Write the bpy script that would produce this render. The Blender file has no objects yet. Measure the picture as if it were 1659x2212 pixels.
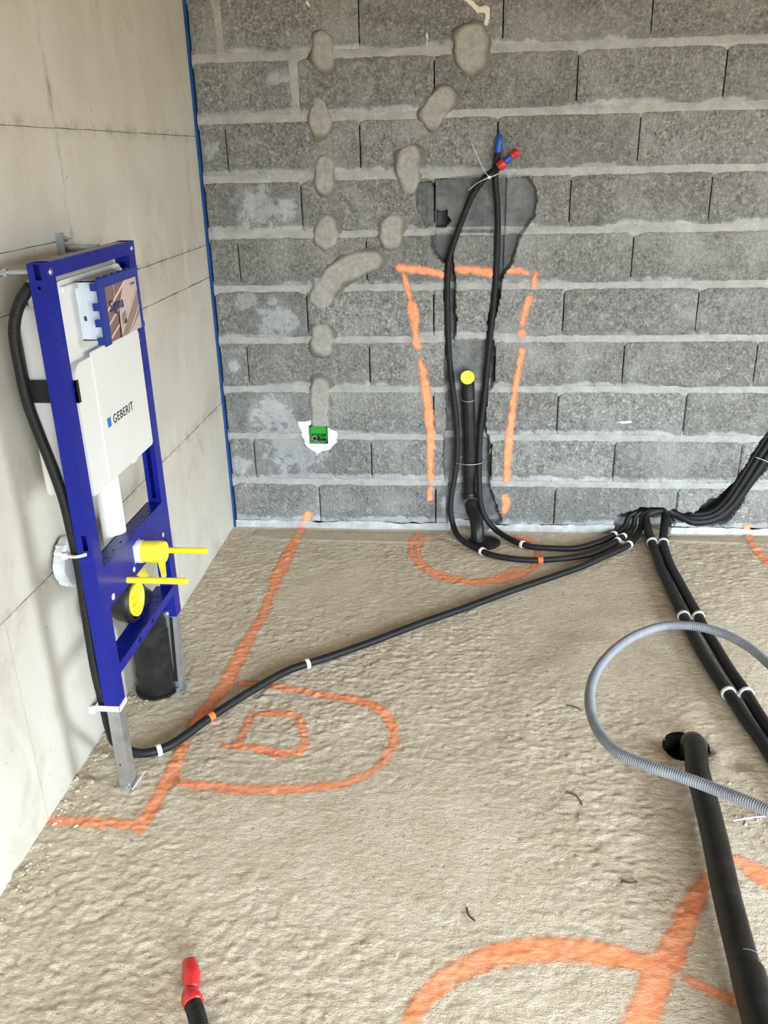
import bpy, bmesh, math, random
import numpy as np
from mathutils import Vector, Matrix

sc = bpy.context.scene
col = sc.collection
R_ = random.Random(7)

# ------------------------------------------------------------------ camera
cam_d = bpy.data.cameras.new('camera')
cam = bpy.data.objects.new('camera', cam_d)
col.objects.link(cam)
_yaw, _pit, _rol = -0.10249, 0.39443, -0.02478
_f = Vector((math.sin(_yaw)*math.cos(_pit), math.cos(_yaw)*math.cos(_pit), -math.sin(_pit)))
_r = Vector((math.cos(_yaw), -math.sin(_yaw), 0))
_u = _r.cross(_f)
_rt = math.cos(_rol)*_r + math.sin(_rol)*_u
_up = -math.sin(_rol)*_r + math.cos(_rol)*_u
_m = Matrix((_rt, _up, -_f)).transposed().to_4x4()
_m.translation = (1.0306, -3.4411, 1.5194)
cam.matrix_world = _m
cam_d.sensor_fit = 'VERTICAL'
cam_d.sensor_height = 24.0
cam_d.lens = 1851.86/2212*24.0
cam_d.clip_start = 0.02
sc.camera = cam

# ------------------------------------------------------------------ sky, exposure, window portals
sc.view_settings.view_transform = 'Standard'
sc.view_settings.look = 'None'
sc.view_settings.gamma = 1.0
sc.cycles.use_auto_tile = False
sc.cycles.time_limit = 1050
sc.cycles.max_bounces = 5
sc.cycles.diffuse_bounces = 4
sc.cycles.glossy_bounces = 3
sc.view_settings.use_curve_mapping = False
sc.view_settings.exposure = 2.64

world = bpy.data.worlds.new('overcast_sky')
sc.world = world
world.use_nodes = True
wt = world.node_tree
for n in list(wt.nodes):
    wt.nodes.remove(n)
wo = wt.nodes.new('ShaderNodeOutputWorld')
wb = wt.nodes.new('ShaderNodeBackground')
wb.inputs['Color'].default_value = (0.79, 0.91, 1.0, 1)
# standard overcast sky: three times brighter overhead than at the horizon
wc = wt.nodes.new('ShaderNodeTexCoord')
wx = wt.nodes.new('ShaderNodeSeparateXYZ')
wr = wt.nodes.new('ShaderNodeMapRange')
for k_, v_ in (('From Min', 0), ('From Max', 1), ('To Min', 4.0), ('To Max', 12.0)):
    wr.inputs[k_].default_value = v_
wt.links.new(wc.outputs['Generated'], wx.inputs[0])
wt.links.new(wx.outputs['Z'], wr.inputs['Value'])
wt.links.new(wr.outputs[0], wb.inputs['Strength'])
wt.links.new(wb.outputs[0], wo.inputs[0])

ROOM_X, ROOM_Y, ROOM_Z = 4.4, -5.3, 2.62
# openings: (front wall, x0, x1, z0, z1) behind the camera and (right wall, y0, y1, z0, z1)
OPEN_FRONT = (1.4, 3.7, 0.0, 1.86)
OPEN_RIGHT = (-2.9, -1.7, 0.0, 1.86)

def portal(loc, rot, sx, sy):
    d = bpy.data.lights.new('window_portal', 'AREA')
    d.shape = 'RECTANGLE'
    d.size, d.size_y = sx, sy
    d.cycles.is_portal = True
    o = bpy.data.objects.new('window_portal', d)
    col.objects.link(o)
    o.location = loc
    o.rotation_euler = rot
a, b, c, d_ = OPEN_FRONT
portal(((a+b)/2, ROOM_Y-0.1, (c+d_)/2), (math.pi/2, 0, 0), b-a, d_-c)
a, b, c, d_ = OPEN_RIGHT
portal((ROOM_X+0.1, (a+b)/2, (c+d_)/2), (0, math.pi/2, 0), d_-c, b-a)

# ------------------------------------------------------------------ helpers
def link(o, parent=None):
    col.objects.link(o)
    if parent is not None:
        o.parent = parent
    return o

def mesh(name, verts, faces, mat=None, parent=None, smooth=False):
    me = bpy.data.meshes.new(name)
    me.from_pydata([tuple(v) for v in verts] if not isinstance(verts, np.ndarray) else verts, [], faces)
    if smooth:
        me.polygons.foreach_set('use_smooth', [True]*len(me.polygons))
    me.update()
    if mat is not None:
        me.materials.append(mat)
    return link(bpy.data.objects.new(name, me), parent)

def tag(o, label=None, cat=None, group=None, kind=None):
    if label: o['label'] = label
    if cat: o['category'] = cat
    if group: o['group'] = group
    if kind: o['kind'] = kind
    return o

def empty(name, loc=(0, 0, 0)):
    o = bpy.data.objects.new(name, None)
    o.empty_display_size = 0.05
    o.location = loc
    return link(o)

def under(child, parent):
    """parent keeping the world place of child"""
    child.parent = parent
    child.matrix_parent_inverse = Matrix.Translation(-parent.location)
    return child

class MB:
    """collects simple solids into one mesh"""
    def __init__(self):
        self.v, self.f = [], []
    def add(self, vs, fs):
        k = len(self.v)
        self.v += [tuple(p) for p in vs]
        self.f += [tuple(i+k for i in q) for q in fs]
        return self
    def box(self, x0, x1, y0, y1, z0, z1):
        vs = [(x, y, z) for x in (x0, x1) for y in (y0, y1) for z in (z0, z1)]
        return self.add(vs, [(0, 1, 3, 2), (4, 6, 7, 5), (0, 4, 5, 1), (2, 3, 7, 6), (0, 2, 6, 4), (1, 5, 7, 3)])
    def bevbox(self, x0, x1, y0, y1, z0, z1, b):
        bm = bmesh.new()
        bmesh.ops.create_cube(bm, size=1)
        for v in bm.verts:
            v.co = Vector((x0+(v.co.x+.5)*(x1-x0), y0+(v.co.y+.5)*(y1-y0), z0+(v.co.z+.5)*(z1-z0)))
        bmesh.ops.bevel(bm, geom=bm.edges[:], offset=b, segments=3, profile=.5, affect='EDGES')
        bm.verts.index_update()
        self.add([v.co[:] for v in bm.verts], [[v.index for v in f.verts] for f in bm.faces])
        bm.free()
        return self
    def lathe(self, org, axis, prof, n=24, caps=True):
        """prof: list of (distance along axis, radius)"""
        ax = Vector(axis).normalized()
        t = Vector((0, 0, 1)) if abs(ax.z) < .9 else Vector((1, 0, 0))
        e1 = ax.cross(t).normalized()
        e2 = ax.cross(e1)
        org = Vector(org)
        vs, fs = [], []
        for d, r in prof:
            for i in range(n):
                a = 2*math.pi*i/n
                vs.append(org+ax*d+(e1*math.cos(a)+e2*math.sin(a))*r)
        for k in range(len(prof)-1):
            for i in range(n):
                j = (i+1) % n
                fs.append((k*n+i, k*n+j, (k+1)*n+j, (k+1)*n+i))
        if caps:
            fs.append(tuple(range(n)))
            fs.append(tuple((len(prof)-1)*n+i for i in range(n))[::-1])
        return self.add(vs, fs)
    def plate(self, axis, at, thick, u0, u1, v0, v1, holes=()):
        """flat plate normal to axis ('x','y','z') from at to at+thick, (u,v) the other two axes in order, rectangular holes cut through"""
        us = sorted(set([u0, u1]+[h for q in holes for h in q[:2]]))
        vs = sorted(set([v0, v1]+[h for q in holes for h in q[2:]]))
        for i in range(len(us)-1):
            for j in range(len(vs)-1):
                cu, cv = (us[i]+us[i+1])/2, (vs[j]+vs[j+1])/2
                if any(h[0] < cu < h[1] and h[2] < cv < h[3] for h in holes):
                    continue
                A, B = sorted((at, at+thick))
                if axis == 'x': self.box(A, B, us[i], us[i+1], vs[j], vs[j+1])
                if axis == 'y': self.box(us[i], us[i+1], A, B, vs[j], vs[j+1])
                if axis == 'z': self.box(us[i], us[i+1], vs[j], vs[j+1], A, B)
        return self
    def build(self, name, mat, parent=None, smooth=False):
        o = mesh(name, self.v, self.f, mat, None, smooth)
        if smooth:
            o.data.set_sharp_from_angle(angle=math.radians(40))
        if parent is not None:
            root = parent
            off = Vector((0, 0, 0))
            while root is not None:
                off += root.location
                root = root.parent
            o.parent = parent
            o.location = -off
        return o

def spline(pts, step):
    """Catmull-Rom through pts, resampled evenly"""
    P = np.array(pts, float)
    P = np.vstack([2*P[0]-P[1], P, 2*P[-1]-P[-2]])
    out = []
    for i in range(1, len(P)-2):
        p0, p1, p2, p3 = P[i-1:i+3]
        a = max(np.linalg.norm(p1-p0), 1e-4)**.5
        b = max(np.linalg.norm(p2-p1), 1e-4)**.5
        c = max(np.linalg.norm(p3-p2), 1e-4)**.5
        m1 = (p1-p0)/a-(p2-p0)/(a+b)+(p2-p1)/b
        m2 = (p2-p1)/b-(p3-p1)/(b+c)+(p3-p2)/c
        m1, m2 = m1*b, m2*b
        for t in np.linspace(0, 1, 24, endpoint=False):
            t2, t3 = t*t, t*t*t
            out.append((2*t3-3*t2+1)*p1+(t3-2*t2+t)*m1+(-2*t3+3*t2)*p2+(t3-t2)*m2)
    out.append(P[-2])
    out = np.array(out)
    s = np.concatenate([[0], np.cumsum(np.linalg.norm(np.diff(out, axis=0), axis=1))])
    n = max(2, int(round(s[-1]/step))+1)
    t = np.linspace(0, s[-1], n)
    return np.stack([np.interp(t, s, out[:, k]) for k in range(3)], 1)

def sweep(path, rad, n=12, caps=True):
    """tube verts/faces along path; rad scalar or per-ring array"""
    P = np.asarray(path)
    m = len(P)
    rad = np.broadcast_to(np.asarray(rad, float), (m,))
    T = np.gradient(P, axis=0)
    T /= np.linalg.norm(T, axis=1)[:, None]+1e-12
    N = np.zeros_like(P)
    a = np.array([0, 0, 1.0]) if abs(T[0][2]) < .9 else np.array([1.0, 0, 0])
    v = np.cross(T[0], a)
    v /= np.linalg.norm(v)
    for i in range(m):
        v = v-T[i]*v.dot(T[i])
        v /= np.linalg.norm(v)+1e-12
        N[i] = v
    B = np.cross(T, N)
    th = np.linspace(0, 2*np.pi, n, endpoint=False)
    V = P[:, None]+rad[:, None, None]*(N[:, None]*np.cos(th)[None, :, None]+B[:, None]*np.sin(th)[None, :, None])
    V = V.reshape(-1, 3)
    i = np.arange(m-1)[:, None]*n
    j = np.arange(n)[None]
    k = (j+1) % n
    F = np.stack([i+j, i+k, i+n+k, i+n+j], -1).reshape(-1, 4).tolist()
    if caps:
        F.append(list(range(n))[::-1])
        F.append([(m-1)*n+q for q in range(n)])
    return V, F

def tube(name, pts, r, mat, parent=None, step=.012, n=12, ridge=None):
    """ridge: (pitch, depth) of a corrugated hose"""
    if ridge:
        P = spline(pts, ridge[0]/4)
        ph = np.arange(len(P)) % 4
        rad = r-ridge[1]*np.where(ph < 2, 0.0, 1.0)
    else:
        P = spline(pts, step)
        rad = r
    V, F = sweep(P, rad, n)
    o = mesh(name, V, F, mat, None, True)
    if parent is not None:
        o.parent = parent
        o.location = -parent.location
    return o

# value noise on numpy arrays
_tab = np.random.RandomState(11).rand(256, 256)
def vnoise(x, y, seed=0):
    x = np.asarray(x, float)+seed*17.31
    y = np.asarray(y, float)+seed*7.77
    xi, yi = np.floor(x).astype(int), np.floor(y).astype(int)
    fx, fy = x-xi, y-yi
    fx, fy = fx*fx*(3-2*fx), fy*fy*(3-2*fy)
    g = lambda a, b: _tab[a % 256, b % 256]
    return (g(xi, yi)*(1-fx)+g(xi+1, yi)*fx)*(1-fy)+(g(xi, yi+1)*(1-fx)+g(xi+1, yi+1)*fx)*fy-.5

def seg_dist(x, y, pts):
    """signed distance to a stroke of varying width: pts (a,b,w); negative inside"""
    best = np.full(np.shape(x), 9.0)
    for (a, b, w), (c, d, v) in zip(pts[:-1], pts[1:]):
        dx, dy = c-a, d-b
        t = np.clip(((x-a)*dx+(y-b)*dy)/(dx*dx+dy*dy+1e-9), 0, 1)
        best = np.minimum(best, np.hypot(x-a-t*dx, y-b-t*dy)-(w+(v-w)*t)/2)
    return best

def poly_sdf(x, y, poly):
    x, y = np.asarray(x, float), np.asarray(y, float)
    d = np.full(x.shape, 9.0)
    ins = np.zeros(x.shape, bool)
    n = len(poly)
    for i in range(n):
        a, b = poly[i]
        c, e = poly[(i+1) % n]
        dx, dy = c-a, e-b
        t = np.clip(((x-a)*dx+(y-b)*dy)/(dx*dx+dy*dy+1e-12), 0, 1)
        d = np.minimum(d, np.hypot(x-a-t*dx, y-b-t*dy))
        cond = ((b > y) != (e > y))
        with np.errstate(divide='ignore', invalid='ignore'):
            ins ^= cond & (x < (c-a)*(y-b)/(e-b+1e-15)+a)
    return np.where(ins, -d, d)

def grid_faces(nu, nv, keep=None):
    i = np.arange(nu-1)[:, None]*nv
    j = np.arange(nv-1)[None]
    F = np.stack([i+j, i+nv+j, i+nv+j+1, i+j+1], -1)
    if keep is not None:
        return F[keep]
    return F.reshape(-1, 4)

def vattr(o, name, vals):
    at = o.data.attributes.new(name, 'FLOAT', 'POINT')
    at.data.foreach_set('value', np.asarray(vals, np.float32).ravel())

# ------------------------------------------------------------------ materials
def srgb(r, g, b):
    f = lambda c: (c/255/12.92 if c/255 <= .04045 else ((c/255+.055)/1.055)**2.4)
    return (f(r), f(g), f(b), 1)

class NT:
    def __init__(self, name):
        self.m = bpy.data.materials.new(name)
        self.m.use_nodes = True
        self.t = self.m.node_tree
        self.p = self.t.nodes['Principled BSDF']
        self.out = self.t.nodes['Material Output']
    def n(self, typ, **kw):
        nd = self.t.nodes.new('ShaderNode'+typ)
        for k, v in kw.items():
            setattr(nd, k, v)
        return nd
    def l(self, a, b):
        self.t.links.new(a, b)
    def coord(self, scale=(1, 1, 1), rot=(0, 0, 0)):
        g = self.n('NewGeometry')
        mp = self.n('Mapping')
        mp.inputs['Scale'].default_value = scale
        mp.inputs['Rotation'].default_value = rot
        self.l(g.outputs['Position'], mp.inputs['Vector'])
        return mp.outputs[0]
    def noise(self, scale, detail=4, rough=.6, vec=None, dist=0):
        nd = self.n('TexNoise')
        nd.inputs['Scale'].default_value = scale
        nd.inputs['Detail'].default_value = detail
        nd.inputs['Roughness'].default_value = rough
        nd.inputs['Distortion'].default_value = dist
        self.l(vec if vec is not None else self.coord(), nd.inputs['Vector'])
        return nd.outputs['Fac']
    def ramp(self, fac, stops):
        nd = self.n('ValToRGB')
        el = nd.color_ramp.elements
        while len(el) < len(stops):
            el.new(.5)
        for e, (p, c) in zip(el, stops):
            e.position = p
            e.color = c if len(c) == 4 else (*c, 1)
        self.l(fac, nd.inputs['Fac'])
        return nd.outputs['Color']
    def val(self, fac, lo, hi, a=0., b=1.):
        nd = self.n('MapRange')
        nd.clamp = True
        for k, v in zip(('From Min', 'From Max', 'To Min', 'To Max'), (lo, hi, a, b)):
            nd.inputs[k].default_value = v
        self.l(fac, nd.inputs['Value'])
        return nd.outputs['Result']
    def mix(self, fac, a, b, mode='MIX'):
        nd = self.n('Mix', data_type='RGBA', blend_type=mode)
        for i, v in ((0, fac), (6, a), (7, b)):
            if hasattr(v, 'is_linked'): self.l(v, nd.inputs[i])
            else: nd.inputs[i].default_value = v
        return nd.outputs[2]
    def math(self, op, a, b=0.):
        nd = self.n('Math', operation=op)
        for i, v in enumerate((a, b)):
            if hasattr(v, 'is_linked'): self.l(v, nd.inputs[i])
            else: nd.inputs[i].default_value = v
        return nd.outputs[0]
    def attr(self, name):
        nd = self.n('Attribute')
        nd.attribute_name = name
        return nd.outputs['Fac']
    def set(self, **kw):
        for k, v in kw.items():
            s = self.p.inputs[k.replace('_', ' ')]
            if hasattr(v, 'is_linked'): self.l(v, s)
            else: s.default_value = v
        return self
    def bump(self, h, strength, dist=.01):
        nd = self.n('Bump')
        nd.inputs['Strength'].default_value = strength
        nd.inputs['Distance'].default_value = dist
        self.l(h, nd.inputs['Height'])
        self.l(nd.outputs[0], self.p.inputs['Normal'])
        return self

def plain(name, c, rough=.5, metal=0., spec=.5, grain=.12, scale=60, bump=0.):
    """one colour with a little wear"""
    t = NT(name)
    n = t.noise(scale, 3)
    dk = tuple(x*(1-grain) for x in c[:3])+(1,)
    lt = tuple(min(1, x*(1+grain)) for x in c[:3])+(1,)
    t.set(Base_Color=t.ramp(n, [(.3, dk), (.7, lt)]), Metallic=metal, Specular_IOR_Level=spec)
    t.set(Roughness=t.val(n, .3, .7, rough*.9, min(1, rough*1.1)))
    if bump:
        t.bump(t.noise(scale*6, 2), bump, .002)
    return t.m

def dusty(name, c, dust, rough=.5, amount=.5):
    t = NT(name)
    n = t.noise(14, 6, .7)
    f = t.noise(160, 3, .7)
    k = t.val(t.math('ADD', t.math('MULTIPLY', n, .75), t.math('MULTIPLY', f, .3)), .5, .75, 0, amount)
    t.set(Base_Color=t.mix(k, c, dust), Roughness=t.val(n, .3, .7, rough*.85, min(1, rough*1.25)), Specular_IOR_Level=.32)
    t.bump(f, .08, .002)
    return t.m

MAT = {}
# floor: brushed, gritty screed
t = NT('screed')
big = t.noise(1.6, 5, .6)
mid = t.noise(9, 5, .65)
st = t.noise(1, 4, .7, t.coord((55, 115, 60), (0, 0, .06)))
fine = t.noise(330, 3, .7)
c0 = t.ramp(t.math('ADD', t.math('MULTIPLY', mid, .5), t.math('MULTIPLY', st, .5)), [(.30, srgb(184, 168, 144)), (.44, srgb(212, 197, 172)), (.58, srgb(226, 213, 191)), (.72, srgb(237, 228, 209))])
c1 = t.mix(t.val(big, .5, .68, 0, .35), c0, srgb(190, 174, 150))
pit = t.noise(70, 3, .7)
c2 = t.mix(t.val(pit, .60, .72, 0, .75), c1, srgb(128, 108, 82))
c3 = t.mix(t.val(t.noise(120, 2, .6), .68, .74, 0, .8), c2, srgb(240, 235, 222))
c4 = t.mix(t.val(fine, .35, .65, .0, .22), c3, srgb(150, 136, 114))
t.set(Base_Color=c4, Roughness=.92, Specular_IOR_Level=.25)
t.bump(t.math('ADD', t.math('MULTIPLY', st, .7), t.math('ADD', t.math('MULTIPLY', fine, .35), t.math('MULTIPLY', pit, -.45))), 1.0, .009)
MAT['screed'] = t.m

# left wall: cast concrete
t = NT('cast_concrete')
big = t.noise(1.1, 5, .6)
strk = t.noise(1, 4, .6, t.coord((4, 4.5, 2.2)))
fine = t.noise(240, 4, .7)
c0 = t.ramp(t.math('ADD', t.math('MULTIPLY', big, .5), t.math('MULTIPLY', strk, .5)), [(.30, srgb(174, 169, 157)), (.5, srgb(192, 188, 176)), (.70, srgb(204, 201, 192))])
c1 = t.mix(t.val(t.noise(30, 5, .8), .63, .72, 0, .6), c0, srgb(122, 112, 94))
c2 = t.mix(t.val(t.noise(3.5, 6, .72, dist=.8), .54, .70, 0, .45), c1, srgb(152, 141, 118))
# grime caught along the shutter seams, water stains and small blow holes
sp_ = t.n('SeparateXYZ')
t.l(t.n('NewGeometry').outputs['Position'], sp_.inputs[0])
sm = t.noise(14, 5, .75)
for axis_, at_, wd_ in (('Z', 1.603, .030), ('Z', .572, .035), ('Z', 1.21, .022), ('Y', -1.19, .022)):
    dz = t.math('ABSOLUTE', t.math('SUBTRACT', sp_.outputs[axis_], at_))
    kk = t.math('MULTIPLY', t.val(dz, 0, wd_, 1, 0), t.val(sm, .46, .68, 0, .75))
    c2 = t.mix(kk, c2, srgb(128, 118, 98))
c2 = t.mix(t.val(t.noise(1, 4, .6, t.coord((1, 4.5, 1.6)), .5), .56, .74, 0, .4), c2, srgb(222, 216, 204))
c2 = t.mix(t.val(t.noise(75, 2, .5), .735, .76, 0, .85), c2, srgb(70, 62, 50))
t.set(Base_Color=c2, Roughness=.85, Specular_IOR_Level=.25)
t.bump(t.math('ADD', fine, t.math('MULTIPLY', t.noise(16, 4, .6), 1.5)), .22, .004)
MAT['concrete'] = t.m
MAT['concrete_plain'] = plain('rough_concrete', srgb(150, 116, 66), .9, grain=.15, scale=6)
MAT['ceiling'] = plain('ceiling_warm_tone', srgb(122, 86, 40), .9, grain=.12, scale=4)  # wood tone invented to warm and dim light off the unseen ceiling
MAT['ground'] = plain('outside_ground', srgb(84, 74, 58), .95, grain=.2, scale=3)

# concrete blocks
t = NT('concrete_block')
oi = t.n('ObjectInfo').outputs['Random']
agg = t.noise(92, 3, .75)
agg2 = t.noise(34, 3, .75)
big = t.noise(4.5, 4, .6)
mixn = t.math('ADD', t.math('MULTIPLY', agg, .6), t.math('MULTIPLY', agg2, .4))
c0 = t.ramp(mixn, [(.34, srgb(78, 78, 75)), (.45, srgb(126, 126, 122)), (.54, srgb(150, 150, 146)), (.66, srgb(194, 194, 191))])
c0 = t.mix(t.val(oi, 0, 1, 0, .38), c0, srgb(92, 91, 86))
c1 = t.mix(t.val(big, .48, .66, 0, .45), c0, srgb(176, 177, 174))
wash_daylight = t.attr('wash_daylight')
wn = t.math('ADD', wash_daylight, t.math('MULTIPLY', t.math('SUBTRACT', t.noise(22, 6, .75), .5), 2.2))
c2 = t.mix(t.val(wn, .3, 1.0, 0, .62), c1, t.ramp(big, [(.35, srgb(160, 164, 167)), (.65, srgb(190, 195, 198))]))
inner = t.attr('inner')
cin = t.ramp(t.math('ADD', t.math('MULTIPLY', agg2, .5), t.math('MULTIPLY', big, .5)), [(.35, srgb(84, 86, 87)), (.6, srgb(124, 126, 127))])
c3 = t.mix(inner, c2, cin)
t.set(Base_Color=c3, Roughness=.93, Specular_IOR_Level=.2)
bm_ = t.math('ADD', t.math('MULTIPLY', agg, .6), t.math('MULTIPLY', agg2, .7))
amp = t.math('MULTIPLY', t.val(inner, 0, 1, 1, .3), t.val(wn, .35, .8, 1, .35))
t.bump(t.math('MULTIPLY', bm_, amp), 1.0, .014)
MAT['block'] = t.m

def mortar(name, lo, hi, bump=.5):
    t = NT(name)
    n1, n2 = t.noise(18, 5, .65), t.noise(140, 4, .7)
    t.set(Base_Color=t.ramp(t.math('ADD', t.math('MULTIPLY', n1, .6), t.math('MULTIPLY', n2, .4)), [(.35, lo), (.65, hi)]), Roughness=.93, Specular_IOR_Level=.2)
    t.bump(t.math('ADD', n2, n1), bump, .005)
    return t.m
MAT['mortar'] = mortar('bed_mortar', srgb(150, 150, 146), srgb(190, 190, 186), .8)
MAT['mortar_base'] = mortar('base_mortar', srgb(160, 162, 162), srgb(208, 210, 210))
MAT['strip'] = mortar('smoothed_screed', srgb(176, 162, 142), srgb(196, 184, 164), .3)
MAT['plaster'] = mortar('white_plaster', srgb(236, 236, 232), srgb(250, 250, 248), .4)
MAT['cream'] = mortar('cream_foam', srgb(226, 216, 198), srgb(242, 234, 220), .6)
MAT['stone'] = mortar('grit', srgb(164, 148, 122), srgb(222, 212, 192), .4)
# filler: pale dry middle with a damp darker rim
t = NT('filler_mortar')
d = t.attr('rim')
dn = t.math('ADD', d, t.math('MULTIPLY', t.math('SUBTRACT', t.noise(30, 4, .65), .5), 1.1))
cc = t.ramp(t.noise(60, 5, .7), [(.35, srgb(150, 148, 141)), (.65, srgb(174, 172, 165))])
t.set(Base_Color=t.mix(t.val(dn, .30, .85), cc, srgb(118, 112, 103)), Roughness=.9, Specular_IOR_Level=.2)
t.bump(t.noise(90, 4, .7), .7, .006)
MAT['filler'] = t.m

# orange marking spray
t = NT('orange_spray')
cov = t.attr('cov')
g = t.math('ADD', t.math('MULTIPLY', t.noise(210, 3, .7), .8), t.math('MULTIPLY', t.noise(30, 4, .6), .7))
k = t.val(t.math('ADD', cov, t.math('MULTIPLY', t.math('SUBTRACT', g, .75), 1.7)), .20, .85, 0, .88)
t.set(Base_Color=t.ramp(t.noise(25, 4), [(.3, srgb(253, 148, 96)), (.7, srgb(255, 180, 138))]), Roughness=.75, Alpha=k, Specular_IOR_Level=.3)
t.bump(t.noise(1, 4, .7, t.coord((55, 115, 60), (0, 0, .06))), .4, .006)
MAT['orange'] = t.m
MAT['orange_solid'] = plain('orange_overspray', srgb(240, 110, 50), .7)

MAT['black'] = dusty('black_pe_pipe', (.012, .012, .012, 1), srgb(84, 82, 78), .36, .24)
MAT['cable'] = dusty('black_sheath', (.010, .010, .011, 1), srgb(80, 76, 72), .48, .20)
MAT['rubber'] = dusty('black_strap', (.012, .012, .012, 1), srgb(70, 68, 64), .6, .2)
MAT['blue'] = plain('blue_enamel', srgb(14, 26, 130), .26, spec=.3, grain=.025, scale=25)
MAT['plate'] = plain('blue_plastic', srgb(22, 46, 134), .35, grain=.08)
MAT['zinc'] = plain('galvanised_steel', srgb(184, 190, 194), .38, metal=.85, grain=.14, scale=35)
MAT['white'] = plain('white_plastic', srgb(212, 212, 209), .38, grain=.02, scale=12)
MAT['foam'] = plain('white_polystyrene', srgb(224, 227, 227), .8, grain=.03, scale=90, bump=.3)
MAT['shaft'] = plain('pale_shaft_plastic', srgb(212, 222, 232), .4, grain=.03)
MAT['clip'] = plain('clip_nylon', srgb(226, 226, 220), .5, grain=.06)
MAT['yellow'] = plain('yellow_plastic', srgb(250, 236, 66), .42, grain=.05)
MAT['yellow_rod'] = plain('yellow_sleeve', srgb(255, 226, 50), .42, grain=.05)
MAT['neon'] = plain('lime_yellow_cap', srgb(238, 240, 62), .45, grain=.04)
MAT['green'] = plain('green_plastic', srgb(40, 150, 48), .4, grain=.08)
MAT['grey'] = dusty('grey_conduit', srgb(128, 132, 138), srgb(172, 172, 170), .45, .4)
MAT['red'] = plain('red_tape', srgb(198, 40, 42), .35, grain=.15, scale=90)
MAT['bluetape'] = plain('blue_tape', srgb(14, 82, 172), .4, grain=.12)
MAT['bluefoam'] = plain('blue_foam_strip', srgb(30, 76, 138), .8, grain=.3, scale=40)
MAT['ink'] = plain('black_print', srgb(24, 24, 26), .5, grain=0)
MAT['inkblue'] = plain('navy_print', srgb(32, 46, 104), .5, grain=0)
MAT['logo'] = plain('blue_print', srgb(24, 110, 200), .5, grain=0)
MAT['br0'] = plain('brown_print', srgb(122, 98, 88), .35, grain=.05)
MAT['br1'] = plain('pale_print', srgb(190, 172, 166), .35, grain=.04)
MAT['br2'] = plain('rose_print', srgb(206, 178, 168), .35, grain=.03)
MAT['br3'] = plain('grey_print', srgb(138, 120, 114), .35, grain=.04)
MAT['collar'] = plain('grey_collar', srgb(122, 116, 112), .6)
MAT['dark'] = plain('inside_dark', (.004, .004, .004, 1), .9, grain=0)
MAT['offcut'] = plain('dark_wire', srgb(70, 62, 52), .7)

# ------------------------------------------------------------------ measured outlines (metres)
CABLE1 = [(1.736,0.02,0.076),(1.714,0.008,0.03),(1.656,-0.063,0.012),(1.562,-0.157,0.012),(1.478,-0.205,0.012),(1.401,-0.208,0.012),(1.308,-0.197,0.012),(1.253,-0.163,0.012),(1.202,-0.1,0.012),(1.156,-0.049,0.03),(1.113,-0.045,0.086),(1.094,-0.03,0.144),(1.087,-0.018,0.234),(1.085,0.0,0.331),(1.088,0.0,0.453),(1.099,0.0,0.572),(1.109,0.0,0.707),(1.12,0.0,0.856),(1.131,0.0,1.0),(1.136,0.0,1.14),(1.137,-0.01,1.242),(1.132,-0.01,1.342),(1.123,-0.01,1.423),(1.126,-0.03,1.494),(1.13,-0.03,1.53)]
TIP_BLUE = [(1.13,-0.03,1.53),(1.134,-0.03,1.564),(1.133,-0.03,1.579)]
CABLE2 = [(1.763,0.02,0.079),(1.744,-0.005,0.03),(1.673,-0.108,0.012),(1.551,-0.242,0.012),(1.469,-0.287,0.012),(1.391,-0.311,0.012),(1.299,-0.324,0.012),(1.208,-0.311,0.012),(1.135,-0.28,0.012),(1.095,-0.242,0.012),(1.046,-0.186,0.012),(1.005,-0.142,0.03),(0.978,-0.06,0.053),(0.967,-0.045,0.116),(0.97,-0.03,0.174),(0.983,-0.015,0.252),(0.992,-0.015,0.335),(0.993,-0.015,0.417),(0.986,-0.015,0.517),(0.972,-0.015,0.634),(0.956,0.0,0.764),(0.95,0.0,0.894),(0.947,0.0,1.002),(0.954,0.0,1.142),(0.98,-0.01,1.228),(1.005,-0.01,1.295),(1.042,-0.01,1.379),(1.084,-0.025,1.432),(1.115,-0.025,1.454),(1.138,-0.05,1.474)]
TIP_RED = [(1.131,-0.052,1.468),(1.154,-0.052,1.486),(1.177,-0.052,1.504),(1.202,-0.052,1.522)]
CABLE3 = [(1.789,0.02,0.083),(1.774,-0.017,0.03),(1.704,-0.157,0.012),(1.598,-0.266,0.012),(1.484,-0.375,0.012),(1.378,-0.458,0.012),(1.197,-0.595,0.012),(1.027,-0.734,0.012),(0.868,-0.857,0.012),(0.721,-0.981,0.012),(0.581,-1.089,0.012),(0.53,-1.124,0.012),(0.475,-1.168,0.012),(0.406,-1.256,0.012),(0.342,-1.35,0.012),(0.285,-1.444,0.012),(0.251,-1.512,0.012),(0.224,-1.553,0.012),(0.199,-1.577,0.012),(0.162,-1.593,0.012),(0.129,-1.59,0.012),(0.079,-1.571,0.025),(0.109,-1.66,0.152),(0.121,-1.69,0.239),(0.115,-1.69,0.343),(0.117,-1.69,0.502),(0.12,-1.69,0.627),(0.117,-1.69,0.724),(0.112,-1.69,0.805),(0.1,-1.69,0.878),(0.084,-1.69,0.955),(0.069,-1.69,1.035),(0.066,-1.69,1.117),(0.068,-1.69,1.187),(0.078,-1.69,1.221),(0.097,-1.69,1.256),(0.123,-1.69,1.285)]
BUNDLE = [(1.745,0.0,0.091),(1.89,0.0,0.077),(1.989,0.0,0.066),(2.073,0.0,0.08),(2.129,0.0,0.132),(2.174,0.0,0.217),(2.217,0.0,0.312),(2.251,0.0,0.382),(2.309,0.0,0.506)]
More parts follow.
